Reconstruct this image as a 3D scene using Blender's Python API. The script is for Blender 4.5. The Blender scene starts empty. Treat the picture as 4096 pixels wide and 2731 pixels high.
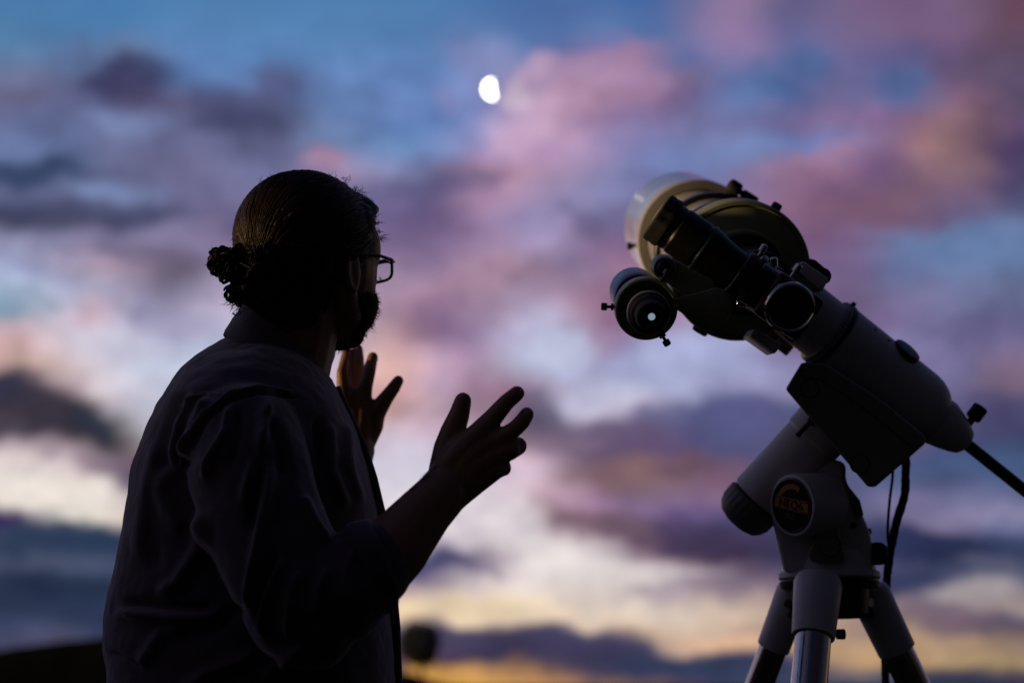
import bpy, bmesh, math, random
import numpy as np
from mathutils import Vector, Matrix, noise as mnoise
random.seed(7); np.random.seed(7)
sc = bpy.context.scene
COL = sc.collection
# ------------------------------------------------------------------ camera
PITCH = math.radians(13.6)
CZ = 1.055
FPX = 4096 * 50 / 36.0            # focal length in units of the photograph's pixels
cp, sp = math.cos(PITCH), math.sin(PITCH)
R_ = np.array([1.0, 0, 0]); U_ = np.array([0, -sp, cp]); F_ = np.array([0, cp, sp])
C_ = np.array([0, 0, CZ])
cam = bpy.data.cameras.new('camera'); camo = bpy.data.objects.new('camera', cam); COL.objects.link(camo)
cam.lens = 50; cam.sensor_width = 36; cam.clip_start = 0.05; cam.clip_end = 20000
camo.location = C_; camo.rotation_euler = (math.pi / 2 + PITCH, 0, 0)
cam.dof.use_dof = True; cam.dof.focus_distance = 1.93; cam.dof.aperture_fstop = 2.4
sc.camera = camo
# ------------------------------------------------------------------ colour management
sc.view_settings.view_transform = 'Standard'; sc.view_settings.look = 'None'
sc.view_settings.exposure = 0; sc.view_settings.gamma = 1; sc.view_settings.use_curve_mapping = False
sc.cycles.use_denoising = True
sc.cycles.sample_clamp_direct = 0; sc.cycles.sample_clamp_indirect = 4
sc.cycles.max_bounces = 6

def lin(c):
    return tuple(((x / 255) / 12.92 if x / 255 <= 0.04045 else ((x / 255 + 0.055) / 1.055) ** 2.4) for x in c) + (1,)

# ------------------------------------------------------------------ world: dusk sky with broken cloud
# cloud chart of the western sky: rows from high to low, colours from left (south) to right (north)
def row(y, s):
    cs = s.split()
    return (y, [tuple(int(c[i:i + 2], 16) for i in (0, 2, 4)) for c in cs])
ROWS = [
 row(20,   "4e86b8 4a84ba 4c86bc 5089bd 5288bc 5089bd 5289bc 5187ba 4f82b8 4f7db6 4a74ae 5376b0 4a70ae 7578a8 9e84ac 6a6894 846f98 7c648a 80698c 745870"),
 row(130,  "5288b6 4c84b8 5089bd 568cc0 588cbf 568cc0 568bc0 5688bc 5484ba 6486bc 5078b2 6280b6 567ab2 7f7fb0 9a80ac 6c70a4 8474a0 80688c 84698e 785c74"),
 row(225,  "6288b4 627fac 6a84ae 6089c0 5e8dc4 5f8dc4 628ec4 628cc2 648cc4 8c96c8 5c80b8 847fb6 8e82b4 7479ae 8a7cac 6474a8 776fa0 6a6698 705e84 6c5a78"),
 row(315,  "707aa0 60688e 484c74 5c76a8 6286bc 5d6590 6a8ec6 6a8cc4 6c8cc4 9096c8 b29cc4 b293b8 ac8cb4 84799f 6476ac 5f74a8 74709f 5a6a9e 705f84 685a7a"),
 row(400,  "6c6a8c 5c648e 584f74 66688e 5f6690 5e6690 6484b8 6a86be 6e8ac4 8a90c6 c4a6c6 ae8cac a585a8 8273a2 667aae 6076ac 7c72a0 5f74aa 8a6a86 705c7a"),
 row(490,  "7078a4 666e98 7a88b4 62648c 52567e 5a6288 6a86b8 6c8cc4 7090ca a69cca caaac8 a98db2 8b7cac 8581b0 7579aa 8278a8 8f78a4 8a6c92 9a7884 7a6080"),
 row(590,  "7486b4 6c7ca8 7478a0 70749c 6c7098 6a7298 7c92c0 7a9acc 7a98ce a093c2 c4a4ca a492be 8488bc 7c8cc0 7c83b4 6a86c2 8c84b4 90708f a07c82 6a5474"),
 row(685,  "3f5278 44567c 74789f 7a7aa0 7c7ca4 7476a0 a48cae 8e90bc 7e769c b08fac c09dba a29ac6 8088ba 7d8cc0 8a7ea8 a884a4 9c7798 7c6088 987880 6a5676"),
 row(770,  "6a7298 7078a0 8090bc 7c7ca4 7e7ca6 7c78a4 7c78a4 7e7aa4 746a94 ac8cae b698b8 9c9ac8 8684b4 8a82b0 907ea8 9a7898 8a6a90 86687f 866a86 62567a"),
 row(870,  "4e5272 565876 505478 706e94 7a7298 78709a 7a709a 7d6f9c 766692 a086ac aaa0cc 766e96 8076a0 9678a0 96749a 94708f 80607c 7c5e7a 786a90 6a7098"),
 row(960,  "9898ba 8c86aa 9088ac 8c84a8 8a7a9f 8a7aa0 8a789c 8a769c 8c76a0 a68cb0 aea0c8 8a749a 8a7098 8a749c 8a7098 886a8e 7e648a 747aa4 6c88b4 6a86b2"),
 row(1070, "a5aacc b6a6be 96869f 7a7088 a89cbc aa9abc a894b8 94809e 9c84a8 b898b0 9a8098 a28cb0 a8829e 9682a6 9682a4 8c749a 7c6c96 747ca8 7088b4 6e84ae"),
 row(1170, "b4c0dc b8bcd8 a49cb8 908ca8 bcaecb b8aaca b4a6c4 b09ab4 b090ac a88ca4 b09ab8 a884a0 a080a4 a690b4 a090b4 88749c 7c6a90 8078a0 7e82ac 747ca4"),
 row(1270, "a0b4ca d6c8da c0bcd6 a29ebe c8c4de c0bcd8 bcb6d2 c4a6b4 8e7496 ae96b4 c2bcda a47e9a a088aa b49cbe aeaed4 86749c 7c6a92 8274a0 7676a0 6c6c94"),
 row(1365, "e0c0c6 ddd2e0 d0d0e4 c0c4de c6cce4 c4c6e0 c6bcd4 d0acb2 947a9c b49ec0 c0c8e6 aa92b4 a8a6ce b0b6de a8acd6 8c7aa4 8272a0 9490bc 7872a0 7872a0"),
 row(1463, "c8aca4 d8c4c4 d2d4e6 c8d0e6 c8cde4 ccc8de cec2d6 e0b8b0 c4a8c4 b69cb4 c2c8e4 aeb0d4 b0b8de a8b0d8 a4aad2 9a9ac4 8c7ca4 86769f 807aa6 8c7a9a"),
 row(1545, "5a586e c4aeb4 dcd8e6 d0d2e6 d0d0e4 d0cadf d2c2d4 d8aaa4 cbb0c8 ac8ca2 a48aa6 c0c4e0 bcc4e2 b0b4d8 9c9cc2 9c98c0 827aa2 7c749f 74709a 847390"),
 row(1640, "5c525f 58505c b4b0bc d6d8e8 d8d6e6 d4cede d6c6d8 cca6a2 c0a4b4 a68a9c 6c6488 cac6de c8bcd4 787aa4 6c70a0 6c6e9c 787098 7a7098 6c6690 5e5a84"),
 row(1735, "504a5a 4e4856 54505e e0dae2 dcdae8 d8d2e0 d8cede d4bcc8 ccb8cc b8a0b0 7a687c a08ca4 84709a 605e88 5c5f8c 60608c 6a648c 72688f 605e86 4e5078"),
 row(1800, "ae9ca6 9a8890 786c78 b89ea8 d8cede d6cedc d8d0de d6ccdc d0c4d8 ccb2c4 a48ca2 7a6684 6c587c 5c5480 565880 5a5a86 5e5e88 64628c 545a88 485880"),
 row(1860, "eadcdc dcc8d0 8a7484 8e7884 c0acb4 d0c8d0 d8cedc d8d2e4 d8d0e2 dcc4d4 d6bed0 8e7688 8a7078 826a78 705a74 6c5c7c 5c5e86 566490 4e6490 4a628c"),
 row(1930, "efe7df e0d2d0 807286 7a6a78 b0a0aa ccc4cc d8d0d8 dcd6e4 dcd8e6 e0d2e0 d4bccc 9c8094 947a80 8c7080 7c6080 6a5a80 5a5e84 5a6690 58628c 4e608a"),
 row(2010, "ece4d8 f3ebe0 e8dcd4 d0b8b4 d0bcba d8d0d0 dcd6dc e0dae4 e2dce6 e2d8e2 c0a6b4 a888a8 9078a0 8a7098 846c90 70668c 6a6890 807aa4 7c7ca4 6c7098"),
 row(2080, "807488 f2e6da e4d2c8 b8a0ac c8b4b8 d8d0cc dedad8 e2dcde e4dee2 e4dee4 9c8290 88707c 745c80 645688 5c5684 50507c 50567c 7c789c 8078a0 8c88ac"),
 row(2140, "4c5470 44546f 3c4a6c 74708c b0a8ac d0c8c4 d8d0d0 e0d8dc e4dee0 e6e0e4 dcd2d8 a8929c 6c5470 5c4c6c 50487c 3a466c 3c4a70 5c5884 62587c 6c7098"),
 row(2190, "364663 344664 364a6c 4a5478 b0a8ac c8c0bc c8bcc0 d0c0c8 ccc0d0 e4dcde ebe3e4 e0d6d8 8c7488 54445c 443c58 33436b 3a4a70 343c62 2c3a62 3c4a70"),
 row(2250, "4c5470 505c7c 505878 58608a b0a0a8 c8b8b4 b8a8b0 a89cb4 68648a b8a8b8 eae2e2 ebe3e0 e0d4d6 806c80 544860 34466c 3e4c72 343c64 283654 3c4668"),
 row(2310, "424c68 3a4a68 38486c 4a547c b8a0a0 d0bcb0 b4a4a8 847c98 746e90 dcd0d4 eae0dc e6dcd6 dcd2d2 c8bcc4 7c6a84 68607c 585c80 64607e 4c5478 646a84"),
 row(2370, "303e5a 2e3f5e 30425e 44507a c0a898 e0c8a8 e0c4ac d0b8b0 d8c6bc ead8cc ecdfd4 eadcd4 c4b8b8 b8a8b4 a08c98 88788a 806c7c 404c70 78748a 9a8e96"),
 row(2430, "343f5a 363f5e 3e456c 48507a d0b090 f0d4ac f2d8b0 f2dcb8 efd9bc ecd9c0 ead8c4 eadacc e4d4c8 d8c6b8 c4b0a8 b8a098 c0a898 a89494 8a7884 b0a09c"),
 row(2490, "3c4a6a 3a4864 3e4a70 444e7a c0a088 e8cca0 f0d6aa f0d4ac e8d0b0 ead2b2 e8d0b4 ead2ba ead2bc e0c8b4 dcc4b0 c8b09c c4a898 94807c 846c78 6c6078"),
 row(2535, "4c5274 4a5070 40486e 484e78 7c7080 8c7c88 8c7c8c 847888 807688 6c6880 686480 6c6884 c8ac98 d0b8a4 c4a898 b8a090 b89c88 a48c84 90807c 7c6c70"),
 row(2585, "504e68 4e4e68 4c4c6a 4c4c70 56506c 5c546f 5c5478 605878 5c5478 504c6c 4c4a6c 3c466c 7c7082 d8b498 d8ac8c ccaa84 b89a78 b89a7c ac9078 a48c78"),
 row(2640, "504a62 504a62 504a62 504a62 544a66 5c5064 685878 5c4a64 54425c 48405c 424062 3c4262 3a4566 36466a 3a486a 4a5070 b89878 c4a274 bca078 b49c74"),
 row(2690, "504a62 504a62 504a62 504a62 605060 907050 d8a048 eaae48 e2a84c c49458 987458 60546a 40486a 3a486c 3e4a6a 444e70 787078 484e68 424862 46465e"),
 row(2740, "8a6a58 8a6a58 8a6a58 9a7858 a87c48 c08c40 e8a838 f0b040 ecae44 e0a850 d29c60 a88060 806c6c 584c64 4a4c66 464a68 4c4e68 484a66 484a62 484860"),
]
SKY = ROWS
world = bpy.data.worlds.new('World'); sc.world = world; world.use_nodes = True
wt = world.node_tree; wt.nodes.clear()
def wn(t, **kw):
    n = wt.nodes.new(t)
    for k, v in kw.items(): setattr(n, k, v)
    return n
def wire(src, dst):
    if isinstance(src, (int, float)): dst.default_value = src
    elif isinstance(src, tuple): dst.default_value = src
    else: wt.links.new(src, dst)
def m_(op, a, b=0.0, c=0.0, clamp=False):
    n = wn('ShaderNodeMath', operation=op, use_clamp=clamp)
    wire(a, n.inputs[0]); wire(b, n.inputs[1]); wire(c, n.inputs[2]); return n.outputs[0]
def dotc(v, c):
    n = wn('ShaderNodeVectorMath', operation='DOT_PRODUCT'); wire(v, n.inputs[0]); n.inputs[1].default_value = tuple(c); return n.outputs['Value']
def mixc(f, a, b, mode='MIX'):
    n = wn('ShaderNodeMix', data_type='RGBA', blend_type=mode); wire(f, n.inputs[0]); wire(a, n.inputs[6]); wire(b, n.inputs[7]); return n.outputs[2]
def sstep(v, a, b, lo=0.0, hi=1.0, kind='SMOOTHSTEP'):
    n = wn('ShaderNodeMapRange', interpolation_type=kind); wire(v, n.inputs[0])
    n.inputs[1].default_value = a; n.inputs[2].default_value = b; n.inputs[3].default_value = lo; n.inputs[4].default_value = hi; return n.outputs[0]
def comb(x, y, z=0.0):
    n = wn('ShaderNodeCombineXYZ'); wire(x, n.inputs[0]); wire(y, n.inputs[1]); wire(z, n.inputs[2]); return n.outputs[0]
def nz(vec, scale, detail=3.0, rough=0.5):
    n = wn('ShaderNodeTexNoise'); wire(vec, n.inputs['Vector']); n.inputs['Scale'].default_value = scale
    n.inputs['Detail'].default_value = detail; n.inputs['Roughness'].default_value = rough; return n
def ramp(v, stops, interp='B_SPLINE'):
    n = wn('ShaderNodeValToRGB'); wire(v, n.inputs[0]); e = n.color_ramp; e.interpolation = interp
    while len(e.elements) > 1: e.elements.remove(e.elements[-1])
    e.elements[0].position = stops[0][0]; e.elements[0].color = stops[0][1]
    for p, c in stops[1:]:
        k = e.elements.new(p); k.color = c
    return n.outputs[0]
def vscale(v, s):
    n = wn('ShaderNodeVectorMath', operation='SCALE'); wire(v, n.inputs[0]); wire(s, n.inputs['Scale']); return n.outputs[0]
tc = wn('ShaderNodeTexCoord').outputs['Generated']
# tangent chart of the western sky, centred 13.6 degrees above the horizon
dF = dotc(tc, F_); dR = dotc(tc, R_); dU = dotc(tc, U_)
dFs = m_('MAXIMUM', dF, 0.05)
u = m_('DIVIDE', dR, dFs); v = m_('DIVIDE', dU, dFs)
n1 = nz(comb(m_('MULTIPLY', u, 8.0), m_('MULTIPLY', v, 14.0)), 1.0, 5.0, 0.62)
sep = wn('ShaderNodeSeparateColor'); wire(n1.outputs['Color'], sep.inputs[0])
wu = m_('MULTIPLY', m_('SUBTRACT', sep.outputs[0], 0.5), 250.0)
wv = m_('MULTIPLY', m_('SUBTRACT', sep.outputs[1], 0.5), 150.0)
n1b = nz(comb(m_('MULTIPLY', u, 21.0), m_('MULTIPLY', v, 27.0), 7.0), 1.0, 2.0, 0.6)
sepb = wn('ShaderNodeSeparateColor'); wire(n1b.outputs['Color'], sepb.inputs[0])
wu = m_('ADD', wu, m_('MULTIPLY', m_('SUBTRACT', sepb.outputs[0], 0.5), 190.0)); wv = m_('ADD', wv, m_('MULTIPLY', m_('SUBTRACT', sepb.outputs[1], 0.5), 150.0))
px = m_('ADD', m_('MULTIPLY_ADD', u, FPX, 2048.0), wu)
pyw = m_('ADD', m_('MULTIPLY_ADD', v, -FPX, 1365.5), wv)
X = m_('DIVIDE', px, 4096.0, clamp=True)
# single cloud banks, bright gaps and lit puffs: (centre, half size, tilt in degrees, colour, opacity)
PUFFS = [
 (480,330,190,75,-6,'42446a',.8),(470,490,140,48,0,'7d8cb9',.7),(900,430,170,95,5,'50557c',.75),(1110,320,75,55,0,'5f6491',.6),
 (110,660,220,44,0,'38476b',.8),(430,755,130,28,0,'8296c6',.75),(430,850,330,44,3,'4a4c6e',.75),(100,880,150,50,0,'4c5070',.6),
 (540,1010,270,44,4,'7a6e88',.65),(590,1250,50,75,20,'9494b6',.6),(160,1210,120,40,20,'8ea4ba',.6),(400,1270,80,60,0,'dcbcc8',.6),
 (190,1640,240,105,18,'3c3846',.92),(20,1530,75,60,0,'3e4258',.85),(370,1700,85,50,25,'343c50',.85),(440,1880,170,55,8,'74647a',.8),(250,1980,300,70,-3,'f3ebe2',.85),
 (250,2145,360,48,2,'2e405e',.9),(250,2330,360,42,0,'2b3a55',.85),(200,2240,250,28,0,'525a76',.6),(300,2440,330,50,0,'333f5e',.6),
 (2170,285,110,55,-22,'c8a8c8',.85),(2390,285,170,70,-12,'b292b4',.8),(2560,245,150,65,-8,'ae8aac',.75),(2070,385,70,60,-30,'dcc8da',.85),(1850,235,75,60,20,'8792c4',.55),(1780,395,50,50,0,'9088b8',.5),
 (2060,520,110,110,0,'ccaccc',.6),(1290,645,95,32,0,'c092b0',.75),(1640,760,240,60,0,'6c6490',.6),(1880,730,160,50,-5,'70648c',.65),
 (3230,255,130,65,15,'5070a6',.75),(3590,330,115,58,10,'546c9e',.75),(3155,385,70,50,0,'4e70aa',.65),(2700,230,120,50,-10,'5a74ac',.5),(2960,600,150,45,0,'7490c4',.55),(3300,640,160,40,-8,'b48aa8',.6),
 (3850,1000,270,95,-12,'6e8ab8',.75),(3600,1120,150,60,-10,'7084b4',.5),(3830,1330,230,55,-5,'66628c',.6),(3990,1640,150,80,0,'504e78',.6),(3760,1480,160,60,0,'7e7aa8',.5),
 (2370,890,95,55,10,'6c6288',.6),(2010,1100,110,45,15,'8e7690',.5),(2240,1390,125,70,0,'c6cee8',.85),(2400,1600,150,60,-6,'c8c8e2',.8),(2640,1480,220,70,0,'b2b8de',.6),
 (2190,1640,115,85,20,'665a78',.8),(2720,1665,260,62,-4,'5e608c',.88),(2960,1640,200,70,-8,'5c608e',.85),(2480,1735,240,55,5,'665678',.8),(2450,1890,250,65,0,'8a6c70',.55),(2800,1870,200,60,0,'72566e',.6),
 (2880,2165,320,80,7,'4c4262',.9),(2480,2110,150,48,8,'7a6472',.8),(2250,2075,120,40,15,'8a7080',.75),(1950,2080,220,95,0,'e6dee4',.75),(2250,2260,200,60,0,'eae2e2',.7),(2640,2340,120,24,0,'a89ca4',.7),(2900,2350,200,40,4,'8c7c8c',.7),
 (1740,2265,170,40,-6,'4e4e74',.9),(1920,2290,70,26,15,'8c809a',.7),(1900,2420,300,45,-3,'f2dcb6',.7),(2600,2440,300,40,3,'ecdcca',.6),
 (2050,2570,480,62,1,'4a4462',.88),(2250,2620,350,50,0,'464060',.8),(2860,2650,430,42,2,'3a4462',.9),(2920,2565,260,22,2,'e0b898',.75),
 (3740,2185,270,70,5,'2c365a',.9),(3650,2325,140,42,0,'38446a',.88),(3930,2370,170,62,-10,'b4aaac',.85),(3740,2450,150,36,0,'7c6a7c',.75),(3820,2080,190,42,0,'8e88ac',.6),(3990,2260,150,25,0,'6c6a84',.6),(3750,2560,250,30,0,'c4a480',.6),
]
warped = comb(px, pyw)
def grouped(name, ins, fn):            # build part of the tree inside a node group
    global wt
    g = bpy.data.node_groups.new(name, 'ShaderNodeTree')
    for n_, t_, _ in ins: g.interface.new_socket(n_, in_out='INPUT', socket_type=t_)
    g.interface.new_socket('out', in_out='OUTPUT', socket_type='NodeSocketColor')
    outer, wt = wt, g
    gi = wn('NodeGroupInput'); go = wn('NodeGroupOutput'); wire(fn(*[gi.outputs[k] for k in range(len(ins))]), go.inputs[0])
    wt = outer; node = wn('ShaderNodeGroup'); node.node_tree = g
    for k, (_, _, src) in enumerate(ins): wire(src, node.inputs[k])
    return node.outputs[0]
def rows(lo, hi): return grouped('cloud_rows', [('X', 'NodeSocketFloat', X), ('Y', 'NodeSocketFloat', pyw)], lambda X_, Y_: rows_in(lo, hi, X_, Y_))
def rows_in(lo, hi, X, pyw):
    acc = None; prev = None
    for (y, cs) in SKY:
        if y < lo or y > hi: continue
        L = np.array([lin(c)[:3] for c in cs]); Lp = np.concatenate([L[:1], L, L[-1:]])
        L = np.clip(L - 0.26 * (Lp[:-2] - 2 * L + Lp[2:]), 0.003, 1.0)          # keeps the cloud edges through the smooth ramp
        r = ramp(X, [((i + 0.5) / 20, tuple(c) + (1,)) for i, c in enumerate(L)])
        acc = r if acc is None else mixc(sstep(pyw, prev, y, kind='LINEAR'), acc, r)
        prev = y
    return acc
# mottled texture inside the clouds
n2 = nz(comb(m_('MULTIPLY', u, 22.0), m_('MULTIPLY', v, 31.0), 3.0), 1.0, 4.0, 0.6)
tfac = m_('MULTIPLY_ADD', m_('SUBTRACT', sstep(n2.outputs[0], 0.28, 0.72, 0.0, 1.0, 'LINEAR'), 0.5), sstep(pyw, 60.0, 360.0, 0.25, 1.0), 0.52)
tex = mixc(tfac, (0.72, 0.71, 0.75, 1), (1.18, 1.16, 1.13, 1))
def leaf(base, x0, x1, y0, y1):        # one piece of the chart: only the clouds that reach into it
    col = grouped('cloud_banks', [('base', 'NodeSocketColor', base), ('place', 'NodeSocketVector', warped), ('texture', 'NodeSocketColor', tex)], lambda b_, w_, t_: leaf_in(b_, w_, t_, x0, x1, y0, y1))
    bg = wn('ShaderNodeBackground'); wire(col, bg.inputs[0]); return bg.outputs[0]
def leaf_in(base, warped, tex, x0, x1, y0, y1):
    acc = base
    for (cx_, cy_, rx_, ry_, an_, hx_, al_) in PUFFS:
        R = max(rx_, ry_) * 1.45; c_, s_ = abs(math.cos(math.radians(an_))), abs(math.sin(math.radians(an_))); ex_ = 1.45 * (rx_ * c_ + ry_ * s_) + 5; ey_ = 1.45 * (rx_ * s_ + ry_ * c_) + 5
        if cx_ + ex_ < x0 or cx_ - ex_ > x1 or cy_ + ey_ < y0 or cy_ - ey_ > y1: continue
        sq = wn('ShaderNodeVectorMath', operation='MULTIPLY_ADD'); wire(acc, sq.inputs[0]); sq.inputs[1].default_value = (1e-6, 1e-6, 1e-6); wire(warped, sq.inputs[2])   # one after the other
        mp = wn('ShaderNodeMapping', vector_type='TEXTURE'); wire(sq.outputs[0], mp.inputs['Vector'])
        mp.inputs['Location'].default_value = (cx_, cy_, 0); mp.inputs['Rotation'].default_value = (0, 0, math.radians(an_)); mp.inputs['Scale'].default_value = (rx_, ry_, 1)
        ln = wn('ShaderNodeVectorMath', operation='LENGTH'); wire(mp.outputs[0], ln.inputs[0])
        acc = mixc(sstep(ln.outputs['Value'], 1.35, 0.5, 0.0, al_ * 0.9), acc, lin(tuple(int(hx_[i:i + 2], 16) for i in (0, 2, 4))))
    hsv = wn('ShaderNodeHueSaturation'); hsv.inputs['Saturation'].default_value = 0.94; hsv.inputs['Value'].default_value = 0.97; wire(mixc(1.0, acc, tex, 'MULTIPLY'), hsv.inputs['Color'])
    gm = wn('ShaderNodeGamma'); wire(hsv.outputs[0], gm.inputs[0]); gm.inputs[1].default_value = 1.10; return gm.outputs[0]
def mixs(f, a, b):
    n = wn('ShaderNodeMixShader'); wire(f, n.inputs[0]); wire(a, n.inputs[1]); wire(b, n.inputs[2]); return n.outputs[0]
def band(y0, y1, r0, r1, xs):
    base = rows(r0, r1); out = leaf(base, -1e9, xs[0], y0, y1)
    for i in range(len(xs)):
        x1 = xs[i + 1] if i + 1 < len(xs) else 1e9
        out = mixs(m_('GREATER_THAN', px, xs[i]), out, leaf(base, xs[i], x1, y0, y1))
    return out
b0 = band(-1e9, 770, 0, 780, [1500, 2900]); b1 = band(770, 1640, 760, 1650, [1500, 2900]); b2 = band(1640, 2140, 1630, 2145, [1300, 2600]); b3 = band(2140, 1e9, 2135, 1e9, [1300, 2600])
chart = mixs(m_('GREATER_THAN', pyw, 1640.0), mixs(m_('GREATER_THAN', pyw, 770.0), b0, b1), mixs(m_('GREATER_THAN', pyw, 2140.0), b2, b3))
# the rest of the sky: dusk gradient, darker away from the afterglow, same broken cloud
sepd = wn('ShaderNodeSeparateXYZ'); wire(tc, sepd.inputs[0])
zz = sepd.outputs[2]
grad = ramp(m_('MULTIPLY', zz, 1.0, clamp=True), [(0, lin((205, 160, 110))), (0.06, lin((190, 165, 160))), (0.16, lin((165, 150, 180))), (0.32, lin((105, 125, 175))), (0.5, lin((72, 112, 165))), (0.8, lin((45, 72, 125)))], 'EASE')
nish = wn('ShaderNodeTexSky', sky_type='NISHITA'); nish.sun_disc = False
SUN_AZ = math.radians(-97); SUN_EL = math.radians(3.0)      # azimuth from +Y towards +X
nish.sun_elevation = SUN_EL; nish.sun_rotation = SUN_AZ
nb = vscale(nish.outputs[0], 0.03)
n3 = nz(tc, 3.2, 6.0, 0.6)
cm = sstep(n3.outputs[0], 0.42, 0.6)
gen = mixc(cm, grad, ramp(zz, [(0, lin((95, 80, 105))), (0.35, lin((150, 118, 150))), (1, lin((80, 75, 105)))], 'EASE'))
gx = dotc(tc, (-0.50, 0.865, 0.05))
fall = m_('POWER', sstep(gx, -1.0, 0.95, 0.0, 1.0, 'LINEAR'), 1.8)
fall = m_('MULTIPLY_ADD', fall, 0.98, 0.022)
addn = wn('ShaderNodeVectorMath', operation='ADD'); wire(gen, addn.inputs[0]); wire(nb, addn.inputs[1])
gen = vscale(addn.outputs[0], fall)
mask = m_('MULTIPLY', m_('MULTIPLY', sstep(m_('ABSOLUTE', u), 0.62, 0.37), sstep(m_('ABSOLUTE', v), 0.5, 0.26)), sstep(dF, 0.1, 0.3))
bg = wn('ShaderNodeBackground'); wire(gen, bg.inputs[0]); bg.inputs[1].default_value = 1.0
final = mixs(mask, bg.outputs[0], chart)
wo = wn('ShaderNodeOutputWorld'); wt.links.new(final, wo.inputs[0])
world.cycles.sampling_method = 'MANUAL'; world.cycles.sample_map_resolution = 512
# ------------------------------------------------------------------ the low warm light from the left
sun = bpy.data.lights.new('sun', 'SUN'); sun.energy = 3.2; sun.angle = math.radians(1.0); sun.color = (1.0, 0.64, 0.28)
suno = bpy.data.objects.new('sun', sun); COL.objects.link(suno)
sd = Vector((math.sin(SUN_AZ) * math.cos(SUN_EL), math.cos(SUN_AZ) * math.cos(SUN_EL), math.sin(SUN_EL)))
suno.rotation_euler = sd.to_track_quat('Z', 'Y').to_euler(); suno.location = (-20, 10, 12)
# ------------------------------------------------------------------ helpers: places
K = 4096 / 2352.0
def W(x, y, d):                    # photograph pixel + distance along the view axis -> place
    return C_ + R_ * ((x - 2048) / FPX * d) + U_ * ((1365.5 - y) / FPX * d) + F_ * d
def G(x, y, Y):                    # photograph pixel + distance over the ground -> place
    b = (1365.5 - y) / FPX
    return W(x, y, Y / (cp - b * sp))
def GV(x, y, Y): return G(x * K, y * K, Y)
def nrm(v): v = np.asarray(v, float); return v / np.linalg.norm(v)
def proj(P):
    q = P - C_; d = q @ F_
    return 2048 + FPX * (q @ R_) / d, 1365.5 - FPX * (q @ U_) / d, d
def basis(ax):
    ax = nrm(ax); t = np.array([0, 0, 1.0]) if abs(ax[2]) < 0.9 else np.array([1.0, 0, 0])
    e1 = nrm(np.cross(t, ax)); return ax, e1, np.cross(ax, e1)
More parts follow.
